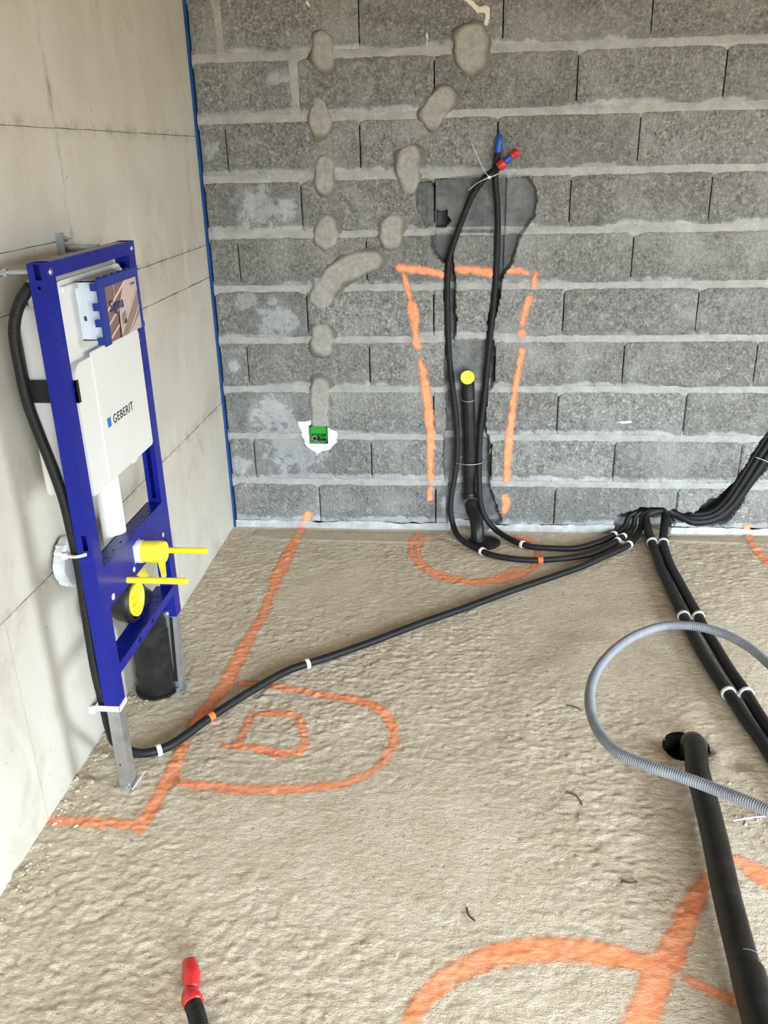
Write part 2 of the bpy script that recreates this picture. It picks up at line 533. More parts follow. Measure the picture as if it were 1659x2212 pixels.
DUO1 = [(1.802,0.02,0.077),(1.795,-0.035,0.05),(1.799,-0.119,0.017),(1.791,-0.278,0.017),(1.787,-0.447,0.017),(1.787,-0.601,0.017),(1.788,-0.733,0.017),(1.791,-0.933,0.017),(1.799,-1.062,0.017),(1.811,-1.181,0.017),(1.822,-1.265,0.017),(1.831,-1.356,0.017),(1.843,-1.435,0.017),(1.847,-1.484,0.017),(1.859,-1.591,0.017),(1.9,-1.95,0.017),(1.96,-2.4,0.017),(2.04,-3.0,0.017)]
DUO2 = [(1.88,0.02,0.075),(1.861,-0.059,0.05),(1.848,-0.117,0.017),(1.832,-0.253,0.017),(1.827,-0.368,0.017),(1.83,-0.487,0.017),(1.833,-0.618,0.017),(1.838,-0.748,0.017),(1.838,-0.823,0.017),(1.846,-0.953,0.017),(1.855,-1.102,0.017),(1.866,-1.197,0.017),(1.871,-1.293,0.017),(1.879,-1.382,0.017),(1.895,-1.497,0.017),(1.945,-1.95,0.017),(2.005,-2.4,0.017),(2.085,-3.0,0.017)]
CLIPS = [(1.098,-0.251,0.012),(1.271,-0.176,0.012),(0.529,-1.122,0.012),(0.2,-1.579,0.012)]
DUOCLIPS = [(1.799,-0.138,0.017),(1.844,-0.136,0.017),(1.792,-0.76,0.017),(1.84,-0.757,0.017),(1.824,-1.216,0.017),(1.863,-1.214,0.017)]
TRICLIPS = [(1.661,-0.06,0.012),(1.69,-0.085,0.012),(1.665,-0.121,0.012),(1.693,-0.152,0.012)]
SINKPIPE = [(1.031,0.0,0.684),(1.038,0.0,0.513),(1.045,0.0,0.31),(1.047,0.0,0.163),(1.053,-0.015,0.122),(1.074,-0.07,0.089),(1.082,-0.1,0.045),(1.081,-0.129,0.0)]
FLOORPIPE = [(1.654,-1.446,0.0),(1.642,-1.472,0.05),(1.622,-1.591,0.07),(1.606,-1.73,0.07),(1.587,-1.897,0.07),(1.573,-2.088,0.07),(1.567,-2.228,0.07),(1.562,-2.339,0.07),(1.553,-2.49,0.07)]
LOOP = [(1.92,-1.525,0.15),(1.925,-1.339,0.14),(1.914,-1.216,0.13),(1.884,-1.101,0.12),(1.836,-1.027,0.115),(1.763,-0.979,0.11),(1.681,-0.964,0.1),(1.583,-1.021,0.1),(1.497,-1.114,0.1),(1.429,-1.229,0.1),(1.393,-1.338,0.1),(1.381,-1.438,0.1),(1.39,-1.541,0.105),(1.423,-1.633,0.115),(1.483,-1.701,0.13),(1.549,-1.747,0.14),(1.61,-1.795,0.15),(1.662,-1.856,0.17),(1.698,-1.895,0.18),(1.757,-1.968,0.2)]
REDCAP = [(0.495,-2.25,0.025),(0.507,-2.281,0.025),(0.514,-2.31,0.025),(0.526,-2.329,0.025)]
REDCABLE = [(0.522,-2.325,0.025),(0.537,-2.348,0.025),(0.549,-2.37,0.025),(0.569,-2.409,0.025),(0.603,-2.466,0.025)]
NICHE = [(0.835,1.423),(0.893,1.43),(0.972,1.439),(1.076,1.442),(1.184,1.44),(1.244,1.436),(1.272,1.4),(1.282,1.367),(1.276,1.31),(1.27,1.289),(1.243,1.251),(1.225,1.222),(1.215,1.192),(1.207,1.167),(1.203,1.128),(1.178,1.097),(1.163,1.071),(1.158,1.022),(1.146,0.964),(1.134,0.892),(1.104,0.893),(1.115,0.964),(1.123,1.027),(1.124,1.08),(1.129,1.146),(1.125,1.236),(0.974,1.239),(0.969,1.17),(0.973,1.113),(0.982,1.06),(0.981,0.974),(0.984,0.893),(0.939,0.894),(0.934,0.993),(0.935,1.074),(0.938,1.122),(0.902,1.153),(0.88,1.193),(0.875,1.249),(0.857,1.275),(0.835,1.313),(0.825,1.363)]
RECESS = [(0.945,0.935),(0.987,0.935),(0.986,0.87),(0.976,0.831),(1.101,0.83),(1.114,0.899),(1.138,0.933),(1.132,0.879),(1.123,0.83),(1.135,0.825),(1.14,0.641),(1.118,0.617),(1.11,0.54),(1.109,0.465),(1.126,0.421),(1.133,0.243),(1.133,0.209),(1.159,0.134),(1.18,0.076),(1.191,0.041),(1.135,0.016),(1.125,-0.002),(0.961,-0.011),(0.953,0.054),(0.945,0.125),(0.948,0.218),(0.938,0.246),(0.932,0.309),(0.933,0.431),(0.948,0.464),(0.942,0.625),(0.936,0.718),(0.94,0.825)]
CORE = [(0.901,1.32),(0.92,1.312),(0.944,1.319),(0.947,1.294),(0.96,1.279),(0.947,1.269),(0.942,1.258),(0.901,1.259)]
CHANNEL = [(1.675,-0.014),(1.671,0.064),(1.688,0.077),(1.733,0.094),(1.778,0.111),(1.847,0.112),(1.877,0.1),(1.916,0.103),(1.941,0.088),(1.998,0.092),(2.028,0.127),(2.048,0.153),(2.08,0.163),(2.139,0.229),(2.174,0.303),(2.216,0.399),(2.242,0.441),(2.301,0.557),(2.32,0.43),(2.26,0.313),(2.216,0.242),(2.183,0.192),(2.182,0.161),(2.16,0.117),(2.142,0.078),(2.117,0.049),(2.067,0.039),(2.009,0.044),(1.967,0.063),(1.921,0.055),(1.894,0.045),(1.895,-0.01)]
SPLASH = [(0.317,0.498),(0.334,0.49),(0.381,0.495),(0.377,0.469),(0.445,0.469),(0.457,0.464),(0.485,0.448),(0.492,0.434),(0.483,0.41),(0.486,0.399),(0.461,0.378),(0.445,0.361),(0.418,0.355),(0.402,0.344),(0.382,0.317),(0.394,0.347),(0.371,0.361),(0.346,0.388),(0.34,0.409),(0.324,0.458)]
PATCHES0 = [(0.498,1.891,0.074),(0.497,1.84,0.077)]
PATCHES1 = [(0.475,1.674,0.076),(0.472,1.631,0.087)]
PATCHES2 = [(0.482,1.484,0.077),(0.479,1.427,0.074)]
PATCHES3 = [(0.482,1.269,0.09),(0.48,1.231,0.094)]
PATCHES4 = [(0.735,1.268,0.085),(0.734,1.227,0.079)]
PATCHES5 = [(0.804,1.509,0.09),(0.796,1.461,0.08),(0.804,1.413,0.059)]
PATCHES6 = [(0.933,1.695,0.09),(0.891,1.648,0.091)]
PATCHES7 = [(1.027,1.874,0.124),(1.028,1.831,0.105)]
PATCHES8 = [(0.448,0.992,0.075),(0.464,1.046,0.096),(0.514,1.088,0.096),(0.596,1.126,0.102),(0.662,1.139,0.08)]
PATCHES9 = [(0.445,0.85,0.091),(0.443,0.812,0.088)]
PATCHES10 = [(0.424,0.639,0.089),(0.417,0.57,0.094),(0.417,0.49,0.067)]
SPL0 = [(0.997,2.018,0.014),(1.026,1.998,0.022),(1.051,1.977,0.022),(1.079,1.978,0.027),(1.082,1.96,0.017),(1.078,1.933,0.015)]
SPL1 = [(0.87,1.912,0.01),(0.873,1.899,0.014),(0.87,1.877,0.006)]
SPL2 = [(0.984,1.825,0.007),(0.992,1.809,0.01),(1.007,1.792,0.007)]
SPL3 = [(1.64,0.492,0.009),(1.695,0.494,0.011)]
SPL4 = [(0.45,2.021,0.017),(0.456,2.012,0.013)]
M_LINE = [(0.314,-0.035,0.033),(0.307,-0.129,0.036),(0.303,-0.291,0.05),(0.3,-0.453,0.055),(0.306,-0.635,0.025),(0.31,-0.786,0.034),(0.302,-0.898,0.033),(0.297,-1.028,0.047),(0.291,-1.127,0.045),(0.295,-1.219,0.05),(0.271,-1.327,0.034),(0.254,-1.413,0.036),(0.249,-1.511,0.029),(0.255,-1.591,0.031),(0.257,-1.676,0.045),(0.25,-1.748,0.034),(0.247,-1.824,0.033),(0.242,-1.859,0.028)]
M_BASE = [(0.237,-1.845,0.028),(0.177,-1.844,0.028),(0.118,-1.845,0.03),(0.056,-1.843,0.028),(-0.007,-1.837,0.031)]
M_BOWL = [(0.277,-1.681,0.025),(0.357,-1.693,0.027),(0.458,-1.701,0.032),(0.555,-1.695,0.031),(0.65,-1.681,0.027),(0.721,-1.662,0.024),(0.777,-1.624,0.02),(0.821,-1.564,0.018),(0.841,-1.494,0.019),(0.837,-1.421,0.023),(0.809,-1.357,0.03),(0.756,-1.307,0.033),(0.697,-1.284,0.037),(0.609,-1.268,0.028),(0.518,-1.244,0.023),(0.442,-1.228,0.026),(0.337,-1.219,0.029)]
M_SQA = [(0.411,-1.377,0.019),(0.486,-1.365,0.022),(0.55,-1.377,0.022),(0.576,-1.448,0.016),(0.595,-1.51,0.018),(0.576,-1.547,0.026),(0.532,-1.554,0.028),(0.469,-1.534,0.026),(0.366,-1.52,0.026)]
M_SQB = [(0.411,-1.388,0.019),(0.405,-1.448,0.019),(0.407,-1.507,0.016)]
M_RINGA = [(0.832,-0.049,0.024),(0.804,-0.155,0.025),(0.815,-0.268,0.023),(0.859,-0.373,0.026),(0.917,-0.44,0.036),(0.99,-0.476,0.046),(1.078,-0.491,0.05),(1.167,-0.471,0.043),(1.24,-0.428,0.036),(1.302,-0.353,0.025),(1.33,-0.232,0.021),(1.317,-0.119,0.027),(1.258,-0.07,0.035)]
M_RINGB = [(0.868,-0.091,0.024),(0.834,-0.168,0.021),(0.838,-0.258,0.019),(0.887,-0.393,0.026),(1.025,-0.466,0.029)]
M_RINGC = [(1.239,-0.364,0.022),(1.159,-0.44,0.025)]
M_ARC = [(0.928,-2.341,0.031),(0.955,-2.277,0.032),(0.989,-2.235,0.037),(1.039,-2.191,0.043),(1.096,-2.16,0.049),(1.162,-2.141,0.057),(1.229,-2.131,0.057),(1.304,-2.134,0.053),(1.367,-2.143,0.049),(1.419,-2.158,0.041)]
M_DIAG = [(1.583,-1.915,0.019),(1.556,-1.963,0.032),(1.526,-2.01,0.044),(1.489,-2.078,0.044),(1.452,-2.142,0.052),(1.426,-2.171,0.061),(1.398,-2.234,0.053),(1.365,-2.303,0.057),(1.34,-2.358,0.053)]
M_DASH = [(1.481,-2.183,0.013),(1.517,-2.203,0.02),(1.566,-2.229,0.018)]
M_EDGE = [(1.668,-1.864,0.036),(1.719,-1.91,0.057),(1.783,-1.96,0.06),(1.95,-2.09,0.06),(2.1,-2.2,0.05)]
M_CORNER = [(2.218,-0.015,0.027),(2.208,-0.108,0.022),(2.22,-0.226,0.04),(2.239,-0.388,0.042)]
W_STEP = [(0.341,0.065,0.033),(0.326,0.032,0.033),(0.312,-0.002,0.031)]
W_CORNER = [(2.212,0.036,0.026),(2.217,0.011,0.019)]
W_TOPA = [(0.759,1.113,0.029),(0.81,1.107,0.031),(0.864,1.1,0.027),(0.932,1.085,0.025)]
W_TOPB = [(0.979,1.104,0.029),(1.043,1.101,0.025),(1.106,1.092,0.032),(1.118,1.079,0.028)]
W_TOPC = [(1.182,1.098,0.025),(1.221,1.097,0.021),(1.256,1.088,0.014)]
W_LA = [(0.777,1.089,0.018),(0.787,1.053,0.018),(0.798,1.003,0.016),(0.807,0.974,0.026),(0.814,0.94,0.044),(0.819,0.909,0.033),(0.82,0.867,0.022),(0.829,0.811,0.037)]
W_LB = [(0.838,0.755,0.015),(0.849,0.711,0.026),(0.858,0.653,0.03),(0.868,0.581,0.032),(0.877,0.502,0.035),(0.883,0.422,0.027),(0.882,0.391,0.035),(0.88,0.35,0.025),(0.882,0.235,0.022)]
W_LC = [(0.88,0.193,0.024),(0.876,0.15,0.022)]
W_RA = [(1.288,1.086,0.012),(1.28,1.038,0.014)]
W_RB = [(1.266,0.99,0.021),(1.252,0.942,0.025),(1.243,0.895,0.022)]
W_RC = [(1.242,0.857,0.027),(1.244,0.855,0.027)]
W_RD = [(1.247,0.787,0.02),(1.236,0.726,0.018),(1.225,0.63,0.02),(1.216,0.513,0.025),(1.209,0.434,0.029),(1.205,0.342,0.029),(1.202,0.237,0.025)]
W_RE = [(1.197,0.161,0.026),(1.206,0.129,0.035),(1.197,0.09,0.024)]
WASH = [(0.223,1.349,0.2),(0.331,1.339,0.126),(0.327,1.785,0.103),(0.265,0.916,0.209),(0.156,0.991,0.114),(0.053,1.559,0.089),(0.066,0.727,0.078),(0.217,0.529,0.179),(0.047,0.3,0.082),(1.02,0.12,0.119),(0.307,0.387,0.241)]
STRIPA = [(0.102,-0.104,0.0),(0.114,-0.033,0.0),(0.872,-0.047,0.0),(0.876,-0.152,0.0),(0.209,-0.143,0.0)]
STRIPB = [(1.88,-0.038,0.0),(2.299,-0.021,0.0),(2.489,-0.013,0.0),(2.456,-0.106,0.0),(2.273,-0.105,0.0),(1.87,-0.086,0.0)]
WIRE = [(1.029,-0.05,1.559),(1.057,-0.05,1.504),(1.084,-0.05,1.453),(1.102,-0.05,1.44),(1.063,-0.05,1.422),(1.021,-0.05,1.391)]

# ------------------------------------------------------------------ back wall of concrete blocks (x right, y into the wall, z up)
COURSE, BLOCK_L, BED0 = 0.205, 0.5068, 0.0128
ROWS = {0: .6301, 1: .8965, 2: .1143, 3: .3882, 4: .1258, 5: .387, 6: .1259, 7: .8926, 8: .1213, 9: .3954, -1: .37, -2: .12}
GREEN_BOX = [(0.370, 0.396), (0.445, 0.396), (0.445, 0.473), (0.370, 0.473)]

def chase(x, z):
    """how deep the wall is cut at (x, z), and how much of that is bare inside"""
    wob = .006*vnoise(x*60, z*60, 3)+.005*vnoise(x*150, z*150, 4)
    dep = np.zeros(np.shape(x))
    for poly, d, soft in ((NICHE, .042, .007), (RECESS, .046, .008), (CHANNEL, .100, .010), (GREEN_BOX, .05, .004)):
        xs, zs = [p[0] for p in poly], [p[1] for p in poly]
        near = (x > min(xs)-.05) & (x < max(xs)+.05) & (z > min(zs)-.05) & (z < max(zs)+.05)
        if not near.any():
            continue
        s = np.full(np.shape(x), 1.0)
        s[near] = poly_sdf(x[near], z[near], poly)+(wob[near] if soft > .005 else 0)
        if poly is CHANNEL:
            s = s-.006
        k = np.clip(-s/soft, 0, 1)
        dd = d+.012*vnoise(x*18, z*18, 6)
        if poly is NICHE:   # webs and broken cell walls of the hollow blocks
            dd = dd+np.where(x < .868, -.014, np.where(x < .900, .008, np.where(x > 1.165, -.012, 0)))+np.where(z < 1.236, .008, 0)+np.where((z > 1.405) & (x > .89) & (x < .915), -.022, 0)
        dep = np.maximum(dep, k*dd)
    s = poly_sdf(x, z, CORE)
    dep = dep+np.clip(-s/.004, 0, 1)*.11
    return dep

def relief(x, z):
    return .0022*vnoise(x*22, z*22, 8)+.0016*vnoise(x*70, z*70, 9)

wall_b = MB()
wall_b.box(-.25, ROOM_X+.25, .185, .32, -.12, ROOM_Z)
wall_b.box(2.74, ROOM_X, 0, .19, -.1, ROOM_Z)
wall_b.box(-.2, 2.74, .0, .19, 2.49, ROOM_Z)
wall_b.box(-.2, 2.74, .10, .19, -.10, .0)
wall_back = wall_b.build('wall_back', MAT['concrete_plain'])
tag(wall_back, kind='structure')

zones = [(min(p[0] for p in P)-.02, max(p[0] for p in P)+.02, min(p[1] for p in P)-.02, max(p[1] for p in P)+.02) for P in (NICHE, RECESS, CHANNEL, GREEN_BOX)]

def block(x0, x1, z0, z1, seed):
    fine = any(x0 < b and x1 > a and z0 < d and z1 > c for a, b, c, d in zones)
    st = .005 if fine else .0105
    nu, nv = max(3, int((x1-x0)/st)+1), max(3, int((z1-z0)/st)+1)
    U, V = np.meshgrid(np.linspace(0, 1, nu), np.linspace(0, 1, nv), indexing='ij')
    X, Z = x0+U*(x1-x0), z0+V*(z1-z0)
    # ragged rim: broken arrises, and chipped upper corners
    eu = np.minimum(U, 1-U)*(x1-x0)
    ev = np.minimum(V, 1-V)*(z1-z0)
    rag = (.5+vnoise(X*45, Z*45, seed))*.0065+(.5+vnoise(X*160, Z*160, seed+1))*.004
    pull = np.clip(1-ev/.012, 0, 1)*rag
    Z = Z+np.where(V > .5, -pull, pull)
    cor = np.clip(1-eu/.03, 0, 1)*np.clip(1-(1-V)*(z1-z0)/.03, 0, 1)
    Z = Z-cor*.020*max(0, R_.uniform(-.5, 1))
    X = X+np.where(U > .5, -1, 1)*np.clip(1-eu/.006, 0, 1)*(.5+vnoise(X*50, Z*120, seed+2))*.0016
    proud = R_.uniform(.0008, .0032)
    dep = chase(X, Z)
    Y = dep-proud*(dep < .002)-relief(X, Z)
    edge = np.minimum(eu/.004, ev/.006)
    Y = Y+np.clip(1-edge, 0, 1)*.003
    n = nu*nv
    idx = np.arange(n).reshape(nu, nv)
    F = grid_faces(nu, nv)[:, ::1].tolist()
    ring = list(idx[:, 0])+list(idx[-1, 1:])+list(idx[-2::-1, -1])+list(idx[0, -2:0:-1])
    P = np.stack([X.ravel(), Y.ravel(), Z.ravel()], 1)
    Q = P[ring].copy()
    Q[:, 1] += .045
    m = len(ring)
    for i in range(m):
        j = (i+1) % m
        F.append([int(ring[i]), n+i, n+j, int(ring[j])])
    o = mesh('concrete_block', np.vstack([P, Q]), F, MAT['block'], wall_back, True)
    o.data.set_sharp_from_angle(angle=math.radians(60))
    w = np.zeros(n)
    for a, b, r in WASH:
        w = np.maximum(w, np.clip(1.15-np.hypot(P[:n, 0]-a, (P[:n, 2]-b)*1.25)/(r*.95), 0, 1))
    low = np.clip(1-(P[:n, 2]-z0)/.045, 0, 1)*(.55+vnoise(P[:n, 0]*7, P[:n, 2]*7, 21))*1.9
    foot = np.clip(1-P[:n, 2]/.75, 0, 1)*.42  # whitened lower rows, with cool daylight near the floor put into the colour
    vattr(o, 'wash_daylight', np.concatenate([np.clip(np.maximum(w, low)+foot, 0, 1), np.zeros(m)]))
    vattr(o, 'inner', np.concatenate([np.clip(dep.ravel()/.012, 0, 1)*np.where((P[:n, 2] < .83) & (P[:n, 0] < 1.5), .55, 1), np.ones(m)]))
    return o

s_ = 40
for row, a0 in ROWS.items():
    zt = BED0+(10-row)*COURSE
    zb = zt-COURSE
    k0 = -3
    xs = [a0+k*BLOCK_L for k in range(-3, 8)]
    xs = [.014]+[x for x in xs if .05 < x < 2.70]+[2.74]
    for xa, xb in zip(xs[:-1], xs[1:]):
        s_ += 3
        g0 = .0015
        gl = .007 if abs(xa-.13) < .02 and row == 0 else g0
        if (row, round(xa, 2)) in ((1, .39), (3, .39)) and row == 1:
            gl = .012
        gr_ = .012 if row == 1 and abs(xb-.39) < .03 else (.010 if row == 0 and abs(xb-.13) < .02 else g0)
        if gr_ > g0:   # upright joint filled with mortar
            uu, vv = np.meshgrid(np.linspace(xb-.022, xb+.022, 9), np.linspace(zb+.004, zt-.004, 40), indexing='ij')
            mesh('mortar_joint', np.stack([uu.ravel(), (.0004+.002*vnoise(uu*60, vv*30, 77)).ravel(), vv.ravel()], 1), grid_faces(9, 40).tolist(), MAT['mortar'], wall_back, True)
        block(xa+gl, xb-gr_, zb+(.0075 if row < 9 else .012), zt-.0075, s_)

# bed joints: one strip of mortar per course
for k in range(-2, 11):
    zc_ = BED0+(10-k)*COURSE
    hh = .030 if k < 10 else .020
    nu, nv = 620, 11
    U, V = np.meshgrid(np.linspace(.012, 2.745, nu), np.linspace(-1, 1, nv), indexing='ij')
    Z = zc_+V*hh
    if k == 10:
        Z = np.maximum(Z+V*(.012*vnoise(U*9, U*0, 14)+.008*vnoise(U*40, U*0, 15)), -.02)
    dep = chase(U, Z)
    Y = dep+.0006+.0022*vnoise(U*16, Z*40, 60+k)+.0012*vnoise(U*90, Z*90, 61)
    Y = Y+np.maximum(0, np.abs(Z-zc_)-.012)*.30*(k < 10)
    # beds squeezed out here and there, lapping the block below
    Y = Y-np.clip(vnoise(U*5, Z*0+k*3.1, 70)+.05, 0, 1)*.010*np.clip(1-np.abs(V*hh/.016+.25), 0, 1)*(dep < .002)
    if k == 10:
        Y = Y-.006*(dep < .002)
    P = np.stack([U.ravel(), Y.ravel(), Z.ravel()], 1)
    o = mesh('mortar_joint', P, grid_faces(nu, nv).tolist(), MAT['mortar'] if k < 10 else MAT['mortar_base'], wall_back, True)

# ------------------------------------------------------------------ left wall: cast concrete showing the shutter panels
wl_ = MB().box(-.25, -.010, ROOM_Y-.2, .3, -.1, ROOM_Z)
wall_left = wl_.build('wall_left', MAT['concrete'])
tag(wall_left, kind='structure')
PAN = []
for y0, y1 in ((-1.19, .3), ):
    for z0, z1 in ((.57, 1.085), (1.085, 1.207), (1.207, 1.60), (1.60, ROOM_Z)):
        PAN.append((y0, y1, z0, z1))
for y0, y1 in ((-2.42, -1.19), (-3.7, -2.42), (ROOM_Y-.2, -3.7)):
    for z0, z1 in ((.57, 1.207), (1.207, 1.338), (1.338, 1.60), (1.60, ROOM_Z)):
        PAN.append((y0, y1, z0, z1))
for y0, y1 in ((-1.84, .3), (-3.5, -1.84), (ROOM_Y-.2, -3.5)):
    PAN.append((y0, y1, -.1, .57))
for i, (y0, y1, z0, z1) in enumerate(PAN):
    g = .0011
    nu, nv = max(3, int((y1-y0)/.02)), max(3, int((z1-z0)/.02))
    U, V = np.meshgrid(np.linspace(y0+g, y1-g, nu), np.linspace(z0+g, z1-g, nv), indexing='ij')
    ins = ((U > y0+.01) & (U < y1-.01))
    Zw = V+.0022*vnoise(U*14, V*3, i)*((V < z0+.01) | (V > z1-.01))
    X = .0012*vnoise(U*3, V*3, 30)+.0007*vnoise(U*12, V*12, 31)+R_.uniform(-.0006, .0006)
    n = nu*nv
    idx = np.arange(n).reshape(nu, nv)
    ring = list(idx[:, 0])+list(idx[-1, 1:])+list(idx[-2::-1, -1])+list(idx[0, -2:0:-1])
    P = np.stack([X.ravel(), U.ravel(), Zw.ravel()], 1)
    Q = P[ring].copy()
    Q[:, 0] = -.011
    F = grid_faces(nu, nv).tolist()
    for a_ in range(len(ring)):
        b_ = (a_+1) % len(ring)
        F.append([int(ring[a_]), n+a_, n+b_, int(ring[b_])])
    mesh('shutter_panel', np.vstack([P, Q]), F, MAT['concrete'], wall_left, False)

# blue foam strip in the corner
V, F = [], []
zz = np.linspace(0, ROOM_Z, 90)
for z in zz:
    w = .0070+.003*float(vnoise(z*6, 1.3, 5))
    V += [(0, -.004, z), (w, -.006-.003*float(vnoise(z*9, 4, 6)), z), (w+.003, .02, z), (0, .02, z)]
for i in range(len(zz)-1):
    for k in range(4):
        F.append((i*4+k, i*4+(k+1) % 4, i*4+4+(k+1) % 4, i*4+4+k))
strip = mesh('trim_1', V, F, MAT['bluefoam'])
tag(strip, kind='structure', label='blue foam expansion strip down the corner between the two walls')

# ------------------------------------------------------------------ floor
HOLE = (1.647, -1.437, .063)
def floor_h(x, y):
    br = .0012*vnoise(x*30, y*80, 1)+.0027*vnoise(x*64, y*105, 2)+.0026*vnoise(x*120, y*160, 3)
    lump = .0030*vnoise(x*5, y*6, 4)+.0026*vnoise(x*26, y*30, 5)+.0050*np.clip(vnoise(x*50, y*70, 16)-.15, 0, 1)*2-.0060*np.clip(vnoise(x*62, y*85, 18)-.22, 0, 1)*2
    rough = np.clip(.8+1.5*vnoise(x*2.3, y*2.3, 12), .3, 1.7)
    h = (br*.8+lump*.75)*rough-.001
    flat = np.clip((-y)/.02, 0, 1)
    smooth = np.clip(.35-np.hypot((x-1.2)*1.0, (y+.05)*1.0), 0, 1)
    h = h*(.45+.55*np.clip(-y/.2, 0, 1))
    d = np.hypot(x-HOLE[0], y-HOLE[1])
    h = h-np.clip(1-(d-HOLE[2])/.045, 0, 1)**2*(.010+.012*vnoise(x*30, y*30, 15))
    d2 = np.hypot(x-1.76, y+1.50)
    h = h-np.clip(1-d2/.05, 0, 1)*.012
    return h
gx = np.concatenate([np.arange(0, 2.45, .005), np.linspace(2.45, ROOM_X, 24)])
gy = np.concatenate([np.linspace(ROOM_Y, -2.52, 40), np.arange(-2.515, .0001, .005), [.02, .10]])
X, Y = np.meshgrid(gx, gy, indexing='ij')
Z = np.where(Y > 0, 0, floor_h(X, Y))
cx, cy = (X[:-1, :-1]+X[1:, 1:])/2, (Y[:-1, :-1]+Y[1:, 1:])/2
keep = np.hypot(cx-HOLE[0], cy-HOLE[1]) > HOLE[2]-.001
_dx, _dy = X-HOLE[0], Y-HOLE[1]
_d = np.hypot(_dx, _dy)+1e-9
_n = (_d > HOLE[2]-.006) & (_d < HOLE[2]+.0055)
X = np.where(_n, HOLE[0]+_dx/_d*(HOLE[2]+.0004), X)
Y = np.where(_n, HOLE[1]+_dy/_d*(HOLE[2]+.0004), Y)
floor_pts = np.stack([X.ravel(), Y.ravel(), Z.ravel()], 1)
floor = mesh('floor', floor_pts, grid_faces(len(gx), len(gy), keep).tolist(), MAT['screed'], None, True)
tag(floor, kind='structure')
FI = np.arange(len(gx)*len(gy)).reshape(len(gx), len(gy))

def fz(x, y):
    return float(floor_h(np.array(x), np.array(y)))

# smoothed strips of screed against the back wall, standing a little proud
for poly in (STRIPA, STRIPB):
    pts = [(p[0], p[1]) for p in poly]
    ax_, bx_ = min(p[0] for p in pts), max(p[0] for p in pts)
    gx2, gy2 = np.arange(ax_-.01, bx_+.01, .008), np.arange(-.18, -.001, .008)
    X2, Y2 = np.meshgrid(gx2, gy2, indexing='ij')
    s = poly_sdf(X2, Y2, pts)+.005*vnoise(X2*30, Y2*30, 3)
    Z2 = np.clip(-s/.006, -1, 1)*.0035+.0005*vnoise(X2*12, Y2*12, 2)
    mesh('screed_strip', np.stack([X2.ravel(), Y2.ravel(), Z2.ravel()], 1), grid_faces(len(gx2), len(gy2)).tolist(), MAT['strip'], floor, True)

# rest of the room, out of the picture: ceiling, right and front walls with their door openings, the ground outside
tag(MB().box(-.25, ROOM_X+.25, ROOM_Y-.25, .32, ROOM_Z, ROOM_Z+.2).build('ceiling', MAT['ceiling']), kind='structure')
y0, y1, z0, z1 = OPEN_RIGHT
w = MB().plate('x', ROOM_X, .22, ROOM_Y-.25, .32, -.1, ROOM_Z, [(y0, y1, z0, z1)])
tag(w.build('wall_right', MAT['concrete_plain']), kind='structure')
x0, x1, z0, z1 = OPEN_FRONT
w = MB().plate('y', ROOM_Y-.22, .22, -.25, ROOM_X+.25, -.1, ROOM_Z, [(x0, x1, z0, z1)])
tag(w.build('wall_front', MAT['concrete_plain']), kind='structure')
tag(mesh('ground', [(-40, -40, -.15), (40, -40, -.15), (40, 40, -.15), (-40, 40, -.15)], [(0, 1, 2, 3)], MAT['ground']), kind='structure')

# ------------------------------------------------------------------ marking paint
def floor_mark(name, strokes_, label, cat='paint mark', parent=None):
    d = np.full(X.shape, 9.0)
    for st in strokes_:
        d = np.minimum(d, seg_dist(X, Y, st))
    d = d+.004*vnoise(X*40, Y*40, 33)
    vm = (d < .012) & (Y < -.001)
    km = vm[:-1, :-1] & vm[1:, :-1] & vm[:-1, 1:] & vm[1:, 1:] & keep
    F = grid_faces(len(gx), len(gy), km)
    used, inv = np.unique(F, return_inverse=True)
    P = floor_pts[used].copy()
    P[:, 2] += .0009
    near_strip = P[:, 1] > -.155
    P[:, 2] += np.where(near_strip, .0042, 0)
    o = mesh(name, P, inv.reshape(-1, 4).tolist(), MAT['orange'], None, True)
    vattr(o, 'cov', np.clip(.55-d.ravel()[used]/.026, 0, 1))
    return tag(o, label, cat)

def wall_mark(name, strokes_, label=None, cat='paint mark', mat='orange', lift=.0046, reach=.010, st=.004, parent=None):
    A = np.array([p for s in strokes_ for p in s])
    pad = A[:, 2].max()/2+.02
    gu = np.arange(A[:, 0].min()-pad, A[:, 0].max()+pad, st)
    gv = np.arange(max(.002, A[:, 1].min()-pad), A[:, 1].max()+pad, st)
    U, V = np.meshgrid(gu, gv, indexing='ij')
    d = np.full(U.shape, 9.0)
    for s in strokes_:
        d = np.minimum(d, seg_dist(U, V, s))
    d = d+.004*vnoise(U*40, V*40, 34)
    dep = chase(U, V)
    vm = (d < reach) & (dep < .001)
    km = vm[:-1, :-1] & vm[1:, :-1] & vm[:-1, 1:] & vm[1:, 1:]
    F = grid_faces(len(gu), len(gv), km)
    used, inv = np.unique(F, return_inverse=True)
    P = np.stack([U.ravel(), -lift-relief(U, V).ravel(), V.ravel()], 1)[used]
    o = mesh(name, P, inv.reshape(-1, 4).tolist(), MAT[mat], None, True)
    vattr(o, 'cov', np.clip(.55-d.ravel()[used]/.020, 0, 1))
    return tag(o, label, cat)

